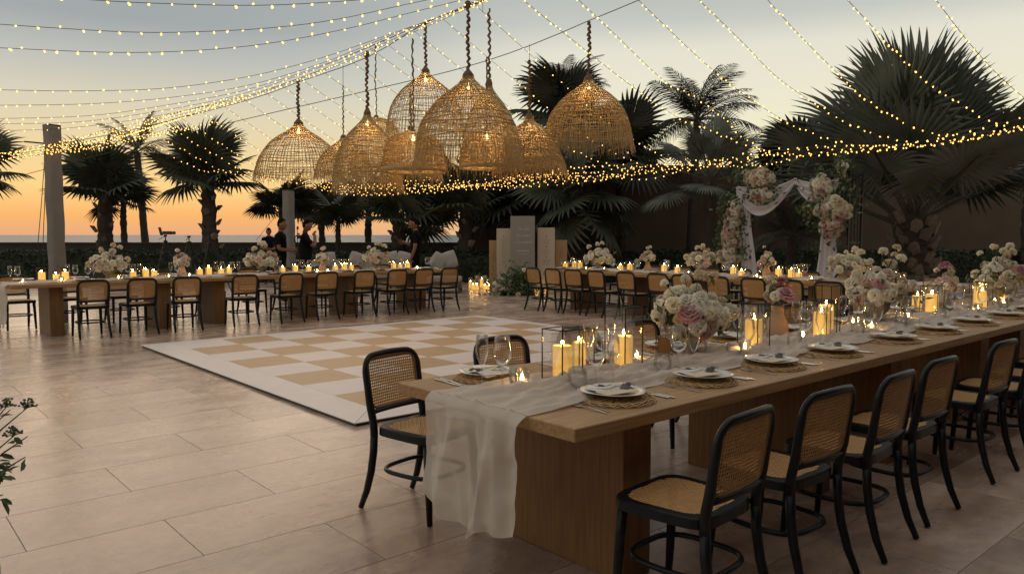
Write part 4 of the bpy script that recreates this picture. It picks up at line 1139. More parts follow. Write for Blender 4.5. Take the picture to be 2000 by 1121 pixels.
# ================================================================== SIGN PANELS
sgn_rot = (0, 0, TH - PI / 2)
def text_mesh(body, size, mt, shear=0.0, off=0.0):
    cu = bpy.data.curves.new('lettering', 'FONT'); cu.body = body; cu.size = size; cu.align_x = 'CENTER'; cu.align_y = 'CENTER'; cu.shear = shear; cu.offset = off; cu.resolution_u = 3
    o = bpy.data.objects.new('lettering', cu); COL.objects.link(o)
    bpy.context.view_layer.update(); dg = bpy.context.evaluated_depsgraph_get()
    me = bpy.data.meshes.new_from_object(o.evaluated_get(dg)); me.materials.clear(); me.materials.append(M[mt])
    bpy.data.objects.remove(o); bpy.data.curves.remove(cu); me.name = 'lettering'; return me
def sign(x0, x1, ytop, F, mt, label):
    c = ground((x0 + x1) / 2, 600); k = F
    R0, R1 = (x0 - 1000) / FPX * k, (x1 - 1000) / FPX * k
    h = EYE + (459 - ytop) / FPX * k; w = R1 - R0
    t = thing('sign_panel', label, 'sign', rf((R0 + R1) / 2, F, 0), sgn_rot, 'free standing sign panels')
    MB().cbox((0, 0, h / 2), (w, .05, h), .004).build('panel', M[mt], t)
    MB().cbox((0, .17, .02), (w * .7, .28, .04), .004).build('foot', M[mt], t)
    return t, w, h
def put(t, me, x, z): return ob('lettering', me, t, (x, -.0285, z), (PI / 2, 0, 0))
def marks(t, w, zs, rows, mt, seed):
    """columns of guest names, too fine to read: rows of short thin strokes"""
    r = random.Random(seed); m = MB()
    for z in zs:
        m.box((0, -.027, z + .035), (.012, .002, .03))
        for k in range(rows):
            l = r.uniform(.25, .45) * w; m.box((0, -.0268, z - .03 - k * .032), (l, .0016, .006))
    m.build('name_list', M[mt], t)
t, w, h = sign(955.5, 974, 469.5, 19.5, 'sign_tan', 'low tan sign panel at the left end of the five panels'); marks(t, w, [1.05], 8, 'cane_band', 1)
t, w, h = sign(970, 998, 446.5, 19.3, 'sign_cream', 'cream sign panel to the left of the tallest grey panel'); marks(t, w, [1.38, 1.12, .86], 5, 'sign_grey', 2)
m = MB(); [m.box((0, -.0275, z), (.016, .002, .034)) for z in (1.42, 1.16, .9)]; m.build('table_mark', M['sign_ink'], t)
t, w, h = sign(997, 1044.5, 422.5, 19.1, 'sign_grey', 'tallest taupe sign panel with white script lettering')
for b_, z, s in (('The day', 1.60, .098), ('The place', 1.44, .098), ('The people', 1.28, .098)): put(t, text_mesh(b_, s, 'sign_white', .45, -.002), 0, z)
m = MB(); r_ = random.Random(5)
xx = -.17
while xx < .17: l = r_.uniform(.008, .022); m.box((xx + l / 2, -.0275, 1.06), (l, .002, .014)); xx += l + .008
for k in range(3): m.box((-.07 + .07 * k, -.0275, .985), (.022, .002, .014))
m.build('fine_print', M['sign_white'], t)
t, w, h = sign(1050, 1083.5, 445, 19.3, 'sign_cream', 'cream sign panel to the right of the tallest grey panel'); marks(t, w, [1.38, 1.12, .86], 5, 'sign_grey', 3)
m = MB(); [m.box((0, -.0275, z), (.018, .002, .034)) for z in (1.42, 1.16, .9)]; m.build('table_mark', M['sign_ink'], t)
t, w, h = sign(1084.5, 1107.5, 469, 19.5, 'sign_tan', 'low tan sign panel at the right end of the five panels'); marks(t, w, [1.1], 7, 'cane_band', 4)
# flowers and candles at the foot of the signs
c = rf(-.02, 18.5)
t = thing('floor_flowers', 'loose heap of greenery and white flowers at the foot of the sign panels', 'flowers', c, sgn_rot)
leaves_in(t, 1100, lambda: Vector((rng.normal() * .28 + .12, rng.normal() * .14 - .05, abs(rng.normal()) * .24)), .10)
leaves_in(t, 260, lambda: Vector((rng.normal() * .16 + .22, rng.normal() * .08, .35 + abs(rng.normal()) * .16)), .09)
for k in range(34):
    a = rng.uniform(-1, 1); z = abs(rng.normal()) * .2 + .04
    bloom(t, (a * .42 - .05, -.18 + rng.normal() * .05 + z * .2, z), (a * .5, -1, .5), rng.uniform(.03, .055), random.choice(('petal_white', 'petal_white', 'petal_cream')))
def floor_candle(px, py, h, ch, lab, glass=True):
    p = ground(px, py)
    place(('can', .05, ch), b_candle(.05, ch), (p.x, p.y, .003), 0, 'lit pillar candle ' + lab, 'candle', 'candles on the floor by the signs')
    if glass: place(('hur', .065, h), b_hurricane(.065, h), (p.x, p.y, .002), 0, 'clear glass cylinder ' + lab, 'glass cylinder', 'glass cylinders on the floor by the signs')
for px, py, h, ch, lab in [(919, 562, .28, .17, 'farthest left of the floor candles by the signs'), (924, 566, .26, .13, 'short, second of the floor candles by the signs'), (932, 566, .38, .14, 'in the tallest cylinder by the signs'), (941, 562, .32, .24, 'raised, in the middle of the floor candles by the signs'), (947, 566, .38, .12, 'just left of the floor greenery by the signs'), (955, 566, .3, .1, 'touching the floor greenery by the signs'), (1026, 571, .3, .12, 'on the floor behind the first chair of the arch-side table'), (1042, 572, .26, .14, 'on the floor under the tall cream panel'), (1048, 572, .22, .10, 'low on the floor under the tall cream panel'), (1062, 573, .24, .13, 'on the floor behind the second chair of the arch-side table')]:
    floor_candle(px, py, h, ch, lab)
for px, py, lab in [(961, 567, 'left'), (966, 566, 'right')]:
    p = ground(px, py); place('tea', b_tea, (p.x, p.y, .003), 0, f'tea light on the floor, {lab} of the pair beside the greenery', 'tea light', 'tea lights on the floor')

# ================================================================== GARDEN SEATS AND CUSHIONS
def pillow(p, s, rot, label):
    def P(u, v):
        a, b_ = u * 2 - 1, v * 2 - 1
        return a, b_, (1 - a * a) ** .5 * (1 - b_ * b_) ** .5
    m = MB()
    for sg in (1, -1): m.grid(lambda u, v: Vector(((u - .5) * s * (1 - .08 * (2 * v - 1) ** 2), sg * .45 * s * .5 * P(u, v)[2] ** .7, (v - .5) * s * (1 - .08 * (2 * u - 1) ** 2))), 10, 10)
    o = m.build('cushion', M['cushion'], None, True, p, rot); return tag(o, label, 'cushion', 'pale cushions on the garden seats')
def sofa(px, F, w, label, backs=True):
    t = thing('garden_sofa', label, 'sofa', rf((px - 1000) / FPX * F, F, 0), sgn_rot, 'garden sofas')
    MB().cbox((0, 0, .2), (w, .8, .12), .02).build('frame', M['sofa'], t)
    for x in (-1, 1):
        for y in (-1, 1): MB().box((x * (w / 2 - .06), y * .34, .07), (.06, .06, .14)).build('leg', M['sofa'], t)
    MB().cbox((0, -.03, .335), (w - .04, .74, .145), .04).build('seat_cushion', M['cushion'], t)
    n = max(1, round(w / .8))
    for k in range(n if backs else 0): MB().cbox((-w / 2 + w / n * (k + .5), .31, .62), (w / n - .03, .18, .42), .05).build('back_cushion', M['cushion'], t, rot=(rad(-6), 0, 0))
sofa(752, 20.6, 1.45, 'pale garden sofa behind the blush bouquet of the sea-side table')
sofa(628, 20.2, .75, 'pale garden armchair behind the man touching his chin')
sofa(868, 19.4, .9, 'pale garden seat to the right of the standing phone holder', False)
rr_ = TH - PI / 2
for px, py, F, s, rz, tilt, lab in [(697, 508, 20.0, .42, .3, .35, 'white cushion leaning at the left end of the long sofa'), (764, 507, 20.2, .42, -.2, -.3, 'pale patterned cushion in the middle of the long sofa'), (789, 507, 20.2, .42, .1, .25, 'pale patterned cushion at the right end of the long sofa'),
                                    (640, 508, 19.8, .42, .1, -.1, 'plain cushion on the armchair behind the small posy'), (857, 511, 18.9, .42, .2, .6, 'striped round looking cushion on the seat past the standing man'), (875, 509, 19.0, .46, -.1, -.35, 'large plain cushion on the seat past the standing man')]:
    pillow(at(px, py, F), s, (rad(-14), tilt, rr_ + rz), lab)

# ================================================================== PEOPLE
def person(loc, rz, J, label, group=None, shirt='black_cloth', trousers='black_cloth', belly=.125, scale=1.0, hairmt='hair', look=(0, 0, 0), cap=False):
    t = ob('person', None)
    names = list(J['pts']); idx = {n_: i for i, n_ in enumerate(names)}
    V = [Vector(J['pts'][n_][:3]) for n_ in names]; Rr = [J['pts'][n_][3] for n_ in names]
    E = [(idx[a], idx[b_]) for a, b_, _ in J['bones']]; mats_ = [mi for _, _, mi in J['bones']]
    roots = [idx['pelvis']]
    for hand in J['hands']:
        w_ = Vector(J['pts'][hand['wrist']][:3]); d = Vector(hand['dir']).normalized(); side = Vector(hand['side']).normalized(); curl = Vector(hand['curl']).normalized()
        for q, (o_, l_) in enumerate([(-.03, .070), (-.010, .080), (.011, .074), (.03, .058)]):
            a = w_ + d * .06 + side * o_; b_ = a + d * l_ * .5 + curl * l_ * .18; c_ = b_ + d * l_ * .3 + curl * l_ * .35
            i0 = len(V); V += [a, b_, c_]; Rr += [.0105, .0095, .0075]; E += [(i0, i0 + 1), (i0 + 1, i0 + 2)]; mats_ += [0, 0]; roots.append(i0)
        a = w_ + d * .025 - side * .03; b_ = a - side * .035 + d * .03 + curl * .01; c_ = b_ + d * .03 + curl * .01
        i0 = len(V); V += [a, b_, c_]; Rr += [.013, .011, .008]; E += [(i0, i0 + 1), (i0 + 1, i0 + 2)]; mats_ += [0, 0]; roots.append(i0)
    me = bpy.data.meshes.new('body'); me.from_pydata([tuple(p) for p in V], E, [])
    o = bpy.data.objects.new('body', me); COL.objects.link(o)
    sk = o.modifiers.new('s', 'SKIN'); sk.use_smooth_shade = True; ss = o.modifiers.new('u', 'SUBSURF'); ss.levels = 2; ss.render_levels = 2
    for i, sv in enumerate(me.skin_vertices[0].data): sv.radius = (Rr[i], Rr[i]); sv.use_root = i in roots
    dg = bpy.context.evaluated_depsgraph_get(); bm_ = bpy.data.meshes.new_from_object(o.evaluated_get(dg)); bpy.data.objects.remove(o)
    # head shaped as part of the same body
    bm = bmesh.new(); bm.from_mesh(bm_)
    hd = bmesh.ops.create_uvsphere(bm, u_segments=20, v_segments=16, radius=1)
    hc = Vector(J['head']); hr = Euler(look).to_matrix()
    for p in hd['verts']:
        q = p.co.copy(); x, y, z = q * Vector((.074, .094, .118)) if False else (q.x * .074, q.y * .094, q.z * .118)
        if y > 0: x *= 1 - .18 * max(0, -q.z); y *= 1 - .10 * abs(q.x)
        if y > .055 and abs(x) < .02 and -.045 < z < .01: y += .022 * (1 - abs(x) / .02) * (1 if z < -.01 else .5)     # nose
        if y > .04 and z < -.07: y += .012                                                                          # chin
        if y > .06 and .0 < z < .03 and .015 < abs(x) < .045: y -= .008                                             # eye sockets
        if abs(q.x) > .93 and -.3 < q.z < .35: x *= 1.18                                                            # ears
        p.co = hc + hr @ Vector((x, y, z))
    nb = len(bm_.polygons)
    bm.to_mesh(bm_); bm.free()
    for k in ('skin', shirt, trousers, 'black_plastic'): bm_.materials.append(M[k])
    mi = []
    for k, pl in enumerate(bm_.polygons):
        pl.use_smooth = True
        c_ = pl.center
        if (c_ - hc).length < .15 and c_.z > hc.z - .125: mi.append(0); continue
        best = (9, 0)
        for (a, b_), m_ in zip(E, mats_):
            A, B_ = V[a], V[b_]; ab = B_ - A; s = max(0, min(1, (c_ - A).dot(ab) / max(1e-9, ab.length_squared)))
            dd = (c_ - (A + ab * s)).length - (Rr[a] + (Rr[b_] - Rr[a]) * s) * .9
            if dd < best[0]: best = (dd, m_ if not isinstance(m_, tuple) else (m_[0] if s < m_[2] else m_[1]))
        mi.append(best[1])
    bm_.polygons.foreach_set('material_index', mi)
    body = ob('body', bm_, t)
    m = MB()
    def HP(u, v):
        a = u * 2 * PI; el = PI / 2 - v * PI * (.60 if math.sin(a) < -.1 else .40 if abs(math.sin(a)) < .35 else .30)
        s = 1.10 + .05 * noise.noise((u * 9, v * 6, 2)); return hc + hr @ Vector((math.cos(a) * math.cos(el) * .074 * s, math.sin(a) * math.cos(el) * .094 * s, .006 + math.sin(el) * .118 * s))
    m.grid(HP, 24, 8); m.build('hair', M[hairmt], t, True)
    t.location = loc; t.rotation_euler = (0, 0, rz); t.scale = (scale,) * 3
    return tag(t, label, 'person', group)
def std(belly=.125, arms=None, lean=0.0):
    P = {'pelvis': (0, 0, .96, belly * .98), 'spine': (0, .01, 1.12, belly), 'chest': (0, .0, 1.30, .135), 'upper': (0, -.01, 1.42, .105), 'neck': (0, -.005, 1.49, .058), 'neck2': (0, .015, 1.56, .052),
         'shL': (-.165, -.01, 1.42, .066), 'shR': (.165, -.01, 1.42, .066), 'hipL': (-.085, 0, .88, .088), 'hipR': (.085, 0, .88, .088),
         'knL': (-.10, .02, .49, .060), 'knR': (.10, .03, .49, .060), 'anL': (-.105, -.02, .085, .043), 'anR': (.11, .0, .085, .043), 'toL': (-.115, .14, .035, .034), 'toR': (.125, .16, .035, .034)}
    P.update(arms)
    Bn = [('pelvis', 'spine', 1), ('spine', 'chest', 1), ('chest', 'upper', 1), ('upper', 'neck', 1), ('neck', 'neck2', 0), ('upper', 'shL', 1), ('upper', 'shR', 1), ('shL', 'elL', (1, 0, .72)), ('shR', 'elR', (1, 0, .72)),
          ('elL', 'wrL', 0), ('elR', 'wrR', 0), ('wrL', 'paL', 0), ('wrR', 'paR', 0), ('pelvis', 'hipL', 2), ('pelvis', 'hipR', 2), ('hipL', 'knL', 2), ('hipR', 'knR', 2), ('knL', 'anL', 2), ('knR', 'anR', 2), ('anL', 'toL', 3), ('anR', 'toR', 3)]
    return P, Bn
def hand(w, d, side, curl): return dict(wrist=w, dir=d, side=side, curl=curl)
RIGHT_RZ = TH - PI; LEFT_RZ = TH
# 1: holding a camera gimbal in front of him, facing right
P, Bn = std(.12, {'elL': (-.22, .02, 1.13, .043), 'wrL': (-.10, .25, 1.12, .030), 'paL': (-.06, .32, 1.125, .030), 'elR': (.23, .03, 1.14, .043), 'wrR': (.09, .26, 1.10, .030), 'paR': (.05, .33, 1.10, .030)})
p1 = rf((549 - 1000) / FPX * 16.6, 16.6)
person(p1, RIGHT_RZ, dict(pts=P, bones=Bn, head=(0, .035, 1.655), hands=[hand('wrL', (.45, .85, .05), (0, .1, 1), (1, .1, 0)), hand('wrR', (-.45, .85, .0), (0, .1, 1), (-1, .1, 0))]), 'man in black holding a camera gimbal upright in front of his chest', shirt='black_cloth', trousers='navy_cloth', scale=1.01)
# gimbal
fw = Vector((math.cos(TH - PI / 2), math.sin(TH - PI / 2), 0)); g0 = p1 + fw * .385
t = thing('camera_gimbal', 'handheld gimbal with a small camera held by the man in black', 'camera gimbal', (g0.x, g0.y, 1.0), (0, 0, RIGHT_RZ))
MB().tube([(0, 0, 0), (0, 0, .26)], [.02, .018], 8).build('handle', M['black_plastic'], t)
MB().tube([(0, 0, .26), (-.02, -.08, .30), (-.02, -.09, .40), (0, -.03, .44)], .013, 6).build('arm', M['black_plastic'], t)
m = MB(); m.cbox((0, .02, .41), (.12, .07, .085), .01); m.tube([(0, .05, .41), (0, .13, .41)], .032, 10); m.cbox((0, .0, .475), (.05, .05, .03), .006); m.build('camera_body', M['black_plastic'], t)
MB().tube([(.05, 0, .25), (.09, 0, .36), (.09, 0, .56), (.07, 0, .60)], .008, 5).build('monitor_arm', M['black_plastic'], t); MB().cbox((.05, 0, .60), (.10, .02, .07), .006).build('monitor', M['black_plastic'], t)
# 2: one hand at his chin, facing right
P, Bn = std(.15, {'elL': (-.245, .02, 1.14, .048), 'wrL': (-.24, .03, .89, .033), 'paL': (-.235, .05, .81, .034), 'elR': (.20, .20, 1.20, .048), 'wrR': (.06, .20, 1.43, .033), 'paR': (.03, .17, 1.49, .032)})
person(rf((597 - 1000) / FPX * 16.2, 16.2), RIGHT_RZ + rad(12), dict(pts=P, bones=Bn, head=(0, .045, 1.645), hands=[hand('wrL', (.05, .12, -1), (0, 1, 0), (1, 0, 0)), hand('wrR', (-.4, -.1, .9), (.5, .8, .3), (-.8, .5, -.1))]), 'stout man in a black shirt with one hand raised to his chin', scale=1.0, look=(rad(-6), 0, 0))
# 3: standing phone holder, facing left
P, Bn = std(.115, {'elL': (-.235, -.02, 1.14, .042), 'wrL': (-.22, .08, .89, .030), 'paL': (-.215, .11, .81, .030), 'elR': (.22, .05, 1.16, .042), 'wrR': (.18, .27, 1.24, .030), 'paR': (.16, .33, 1.27, .030)})
p3 = rf((812 - 1000) / FPX * 17.3, 17.3)
person(p3, LEFT_RZ, dict(pts=P, bones=Bn, head=(0, .045, 1.66), hands=[hand('wrL', (.05, .25, -1), (0, 1, 0), (1, 0, 0)), hand('wrR', (-.2, .9, .4), (0, -.2, 1), (-1, .2, 0))]), 'tall man in black holding out a phone beside the low fan palm', scale=1.03, look=(rad(-8), 0, 0))
fl = Vector((math.cos(LEFT_RZ + PI / 2), math.sin(LEFT_RZ + PI / 2), 0)); gp = p3 + fl * .44 + Vector((math.cos(LEFT_RZ), math.sin(LEFT_RZ), 0)) * .15
tag(MB().cbox((0, 0, 0), (.075, .012, .15), .004).build('phone', M['phone_red'], None, False, (gp.x, gp.y, 1.36), (rad(-35), rad(10), LEFT_RZ)), 'phone in a red case held out by the tall man', 'phone')
# 4: far man by the hedge, looking down at his hands
P, Bn = std(.115, {'elL': (-.22, .02, 1.15, .042), 'wrL': (-.10, .22, 1.10, .030), 'paL': (-.05, .27, 1.10, .030), 'elR': (.23, .03, 1.15, .042), 'wrR': (.10, .23, 1.12, .030), 'paR': (.05, .28, 1.12, .030)})
person(rf((526 - 1000) / FPX * 22.6, 22.6), TH + PI / 2 + .3, dict(pts=P, bones=Bn, head=(0, .05, 1.64), hands=[hand('wrL', (.6, .7, 0), (0, .1, 1), (.9, 0, 0)), hand('wrR', (-.6, .7, 0), (0, .1, 1), (-.9, 0, 0))]), 'man in black far back by the hedge looking down at his hands', scale=.94, look=(rad(-18), 0, 0))

# ================================================================== TRIPODS
def tripod(px, ytop, F, spread, label, cam_=False):
    top = at(px, ytop, F); t = thing('camera_tripod', label, 'tripod', (top.x, top.y, 0), (0, 0, rng.uniform(0, 2)), 'camera tripods')
    h = top.z
    for k in range(3):
        a = k * 2 * PI / 3; MB().tube([(.03 * math.cos(a), .03 * math.sin(a), h - .18), (spread * math.cos(a), spread * math.sin(a), 0.005)], [.017, .011], 6).build('leg', M['black_metal'], t)
    m = MB(); m.tube([(0, 0, h - .35), (0, 0, h - .04)], .014, 6); m.cbox((0, 0, h - .17), (.09, .09, .05), .008); m.build('centre_column', M['black_metal'], t)
    m = MB(); m.cbox((0, 0, h - .02), (.07, .07, .05), .008); m.tube([(0, 0, h - .03), (.05, .16, h - .12)], .008, 5); m.build('head', M['black_metal'], t)
    if cam_:
        t2 = thing('video_camera', 'video camera with an upright screen mounted on the first tripod from the post', 'camera', (top.x, top.y, h + .005), sgn_rot)
        m = MB(); m.cbox((.05, 0, .05), (.22, .10, .09), .012); m.build('body', M['black_plastic'], t2)
        MB().tube([(.15, 0, .05), (.26, 0, .05)], [.04, .045], 10).build('lens', M['black_plastic'], t2)
        MB().cbox((-.10, 0, .12), (.03, .12, .22), .008).build('screen', M['black_plastic'], t2, rot=(0, rad(-14), 0))
tripod(323, 459, 20.5, .45, 'black tripod carrying a video camera by the hedge', True)
tripod(369, 461, 20.8, .42, 'bare black tripod midway between the other two by the hedge')
tripod(409, 462, 19.6, .5, 'black tripod in front of the knobbly palm trunk')

# ================================================================== POSTS
def post(px, ytop, F, w, label):
    p = at(px, ytop, F); t = thing('wrapped_post', label, 'post', (p.x, p.y, 0), (0, 0, rad(20)), 'cloth wrapped posts')
    m = MB(); N = 26
    def P(u, v):
        a = u * 2 * PI; e = 5; ca, sa = math.cos(a), math.sin(a); k = (abs(ca) ** e + abs(sa) ** e) ** (-1 / e); z = v * p.z
        s = w / 2 * (1 + .05 * noise.noise((ca * 2, sa * 2, z * 2.2)) + .03 * math.sin(z * 9 + a * 1.0) + .05 * max(0, 1 - z))
        return Vector((ca * k * s, sa * k * s, z))
    m.grid(P, 28, 40); m.disc(w / 2 * .95, p.z - .002, 16); m.build('cloth_wrap', M['post'], t, False)
    MB().cbox((0, 0, p.z + .012), (w * .9, w * .9, .024), .004).build('cap', M['black_metal'], t)
    return t, p
tp, pp = post(101, 247, 12.7, .215, 'tall cloth wrapped white post holding the fairy lights at the left')
MB().tube([tuple(tp.matrix_basis.inverted() @ at(48, 277, 12.7)), tuple(tp.matrix_basis.inverted() @ at(92, 281, 12.7))], .014, 6).build('bracket', M['black_metal'], tp)
post(563, 373, 19.4, .24, 'shorter cloth wrapped post behind the man with the gimbal')
for k, (a, b_, lab) in enumerate([((88, 300, 12.8), (74, 478, 13.6), 'slack guy rope from the tall white post, outer one'), ((90, 300, 12.8), (84, 478, 13.6), 'slack guy rope from the tall white post, inner one')]):
    A, B_ = at(*a), at(*b_); B_.z = 0 if False else B_.z
    g_ = ground(b_[0], 620); tag(MB().tube([A, A.lerp(B_, .5) + Vector((0, 0, -.04)), B_, B_ + Vector((0, 0, -B_.z + .01))], .006, 4).build('guy_rope', M['wire']), lab, 'rope', 'guy ropes of the tall post')
tag(MB().tube([at(556, 400, 19.4), at(500, 470, 23)], .007, 4).build('guy_rope', M['wire']), 'thin slanting guy rope from the shorter post', 'rope')

# ================================================================== PENDANT LAMPS
def shade_mesh(prof, nr, nring, fringe, seed, rw=.0060, lump=.03):
    """basket woven of ribs and wavering hoops over a profile [(radius, z)] of unit height; fringe = loose strands below"""
    r = random.Random(seed); m = MB()
    def R(s):
        s = max(0, min(1, s)) * (len(prof) - 1); i = min(len(prof) - 2, int(s)); q = s - i
        return prof[i][0] + (prof[i + 1][0] - prof[i][0]) * q, prof[i][1] + (prof[i + 1][1] - prof[i][1]) * q
    def P(a, s):
        rr, z = R(s); k = 1 + lump * noise.noise((math.cos(a) * 1.5, math.sin(a) * 1.5, z * 3 + seed)); return Vector((rr * k * math.cos(a), rr * k * math.sin(a), z))
    for k in range(nr):
        a = 2 * PI * (k + r.uniform(-.2, .2)) / nr; s0 = 0 if k % 2 == 0 else .18
        m.tube([P(a + .02 * noise.noise((k, i * .4, seed)), s0 + (1 - s0) * i / 16) for i in range(17)], rw, 3, cap=False)
    for k in range(nring):
        s = .05 + .95 * (k + r.uniform(-.3, .3)) / nring; n = 56; am = r.uniform(.1, 1) * .022; ph = r.uniform(0, 9)
        m.tube([P(2 * PI * i / n, s + am * math.sin(3 * 2 * PI * i / n + ph) + .006 * noise.noise((i * .5, k, seed))) for i in range(n)], rw * r.choice((1, 1.2, 1.6)), 3, closed=True)
    fr = None
    if fringe:
        fr = MB(); n = int(nr * 2.6)
        for k in range(n):
            a = 2 * PI * (k + r.random()) / n; p = P(a, r.uniform(.93, 1)); l = fringe * r.uniform(.6, 1.1); o = Vector((math.cos(a), math.sin(a), 0))
            fr.tube([p, p + o * l * .08 + Vector((0, 0, -l * .5)), p + o * l * r.uniform(.0, .22) + Vector((r.uniform(-.02, .02), r.uniform(-.02, .02), -l))], [rw * .8, rw * .7, rw * .35], 3, cap=False)
        fr = fr.mesh('fringe', M['shade'])
    return m.mesh('shade', M['shade']), fr
BELL = [(.045, 1.0), (.052, .95), (.085, .89), (.16, .81), (.25, .72), (.335, .61), (.40, .48), (.445, .35), (.472, .22), (.49, .1), (.5, 0)]
FLARE = [(.05, 1.0), (.055, .93), (.085, .87), (.17, .79), (.25, .69), (.31, .57), (.36, .45), (.40, .32), (.44, .2), (.47, .1), (.5, 0)]
DOME = [(.03, 1.0), (.16, .99), (.27, .93), (.36, .83), (.425, .70), (.465, .54), (.485, .36), (.495, .18), (.5, 0)]
SM = {'bell': shade_mesh(BELL, 72, 30, .10, 1, .0040), 'bellf': shade_mesh(BELL, 104, 36, .26, 2, .0044), 'bell2': shade_mesh(BELL, 76, 34, .12, 4, .0052), 'flare': shade_mesh(FLARE, 92, 34, .26, 5, .0056), 'dome': shade_mesh(DOME, 72, 34, 0, 6, .0054), 'open': shade_mesh(BELL, 72, 24, .3, 8, .0038)}
PEND = [ # px, neck row, bottom row, width px, F, type, cord top row, label
 (585, 240, 346, 168, 10.3, 'bell', 156, 'open woven bell pendant lamp hanging farthest to the left'),
 (672, 268, 344, 112, 11.6, 'bell2', 168, 'small dense pendant lamp tucked between the first bell lamp and the pointed one'),
 (719, 221, 352, 132, 10.0, 'bellf', 111, 'pointed bell pendant lamp on a dark cord with a knob on top'),
 (736, 231, 330, 104, 12.0, 'dome', 86, 'rounded pendant lamp half hidden behind the pointed bell lamp'),
 (832, 138, 250, 150, 10.8, 'open', 43, 'highest open bell pendant lamp with a loose fringe'),
 (808, 259, 333, 124, 9.6, 'dome', 76, 'low dome pendant lamp with a flat rim at the bottom of the group'),
 (803, 250, 335, 118, 11.2, 'bellf', 175, 'fringed pendant lamp behind the low dome lamp'),
 (915, 146, 300, 205, 9.0, 'bellf', 14, 'largest fringed pendant lamp in the middle of the group'),
 (956, 163, 300, 108, 10.6, 'bellf', 18, 'tall fringed pendant lamp to the right behind the largest one'),
 (951, 258, 326, 106, 9.3, 'dome', 112, 'small dome pendant lamp with a bright bulb under the largest one'),
 (1034, 227, 322, 140, 9.4, 'flare', 118, 'pendant lamp with a flared skirt and long raffia fringe'),
 (1149, 153, 268, 166, 9.6, 'bellf', 42, 'wide pendant lamp with a ragged fringe farthest to the right')]
for (px, yn, yb, wpx, F, ty, yc, lab) in PEND:
    top = at(px, yn, F); bot = at(px, yb, F); ct = at(px, yc, F)
    w = wpx * F / FPX / 1.0; h = top.z - bot.z
    t = thing('pendant_lamp', lab, 'pendant lamp', bot, (0, 0, rng.uniform(0, 6)), 'woven rattan pendant lamps')
    sm, fr = SM[ty]
    stuff(ob('shade', sm, t, (0, 0, 0), None, (w, w, h)))
    if fr: stuff(ob('fringe', fr, t, (0, 0, 0), None, (w, w, w * .9)))
    if ty == 'dome':
        MB().tube([(.5 * w * math.cos(2 * PI * k / 40), .5 * w * math.sin(2 * PI * k / 40), 0) for k in range(40)], .018, 5, closed=True, flat=1.6).build('rim', M['shade'], t, True)
    MB().lathe([(.012, h * .96), (.05 * w + .004, h * .955), (.05 * w + .004, h * 1.0), (.03, h * 1.05), (.008, h * 1.07)], 10).build('neck_cap', M['cord'], t, True)
    L = ct.z - top.z; th = ty in ('bell', 'bellf', 'flare', 'open'); rr = random.Random(px)
    n = 40; pts = []; rs = []
    for k in range(n + 1):
        s = k / n; tw = .018 if th else .010
        pts.append((tw * .7 * math.sin(k * 1.55) + .02 * noise.noise((s * 3, px, 0)), tw * .7 * math.cos(k * 1.55) + .02 * noise.noise((s * 3, 0, px)), h * 1.04 + (L - h * .04) * s)); rs.append((.0165 if th else .010) * rr.uniform(.65, 1.3))
    MB().tube(pts, rs, 6).build('cord', M['cord'], t, True)
    if px in (719, 915): MB().lathe([(.001, h + L - .03), (.035, h + L), (.04, h + L + .03), (.03, h + L + .06), (.001, h + L + .075)], 10).build('knob', M['cord'], t, True)
    zb = h * .84
    MB().lathe([(.001, zb - .028), (.017, zb - .022), (.021, zb - .006), (.016, zb + .012), (.010, zb + .024), (.009, zb + .05)], 12).build('bulb', M['lampbulb'], t, True)
    ld = bpy.data.lights.new('lamp_light', 'POINT'); ld.energy = 4.6; ld.color = (1.0, .62, .26); ld.shadow_soft_size = .05
    lo_ = ob('lamp_light', ld, t, (0, 0, zb - .09))

# ================================================================== FAIRY LIGHTS
def spline(ctrl, step):
    P = [Vector(p) for p in ctrl]; P = [P[0] * 2 - P[1]] + P + [P[-1] * 2 - P[-2]]
    out = []
    for i in range(1, len(P) - 2):
        L = (P[i + 1] - P[i]).length; n = max(2, int(L / step))
        for k in range(n):
            t = k / n; a, b_, c_, d_ = P[i - 1], P[i], P[i + 1], P[i + 2]
            out.append(.5 * ((2 * b_) + (c_ - a) * t + (2 * a - 5 * b_ + 4 * c_ - d_) * t * t + (3 * b_ - a - 3 * c_ + d_) * t ** 3))
    out.append(P[-2]); return out
def bulb_geo(r, l):
    vs = [(0, 0, 0)] + [(r * .8 * math.cos(2 * PI * k / 5), r * .8 * math.sin(2 * PI * k / 5), -l * .35) for k in range(5)] + [(r * math.cos(2 * PI * k / 5), r * math.sin(2 * PI * k / 5), -l * .75) for k in range(5)] + [(0, 0, -l)]
    fs = [(0, 1 + (k + 1) % 5, 1 + k) for k in range(5)] + [(1 + k, 1 + (k + 1) % 5, 6 + (k + 1) % 5, 6 + k) for k in range(5)] + [(11, 6 + k, 6 + (k + 1) % 5) for k in range(5)]
    return vs, fs
bvs, bfs = bulb_geo(.0090, .028)
q = MB(); q.add(bvs, bfs); bulb_me = q.mesh('bulb', M['bulb'])
NSTR = [0]
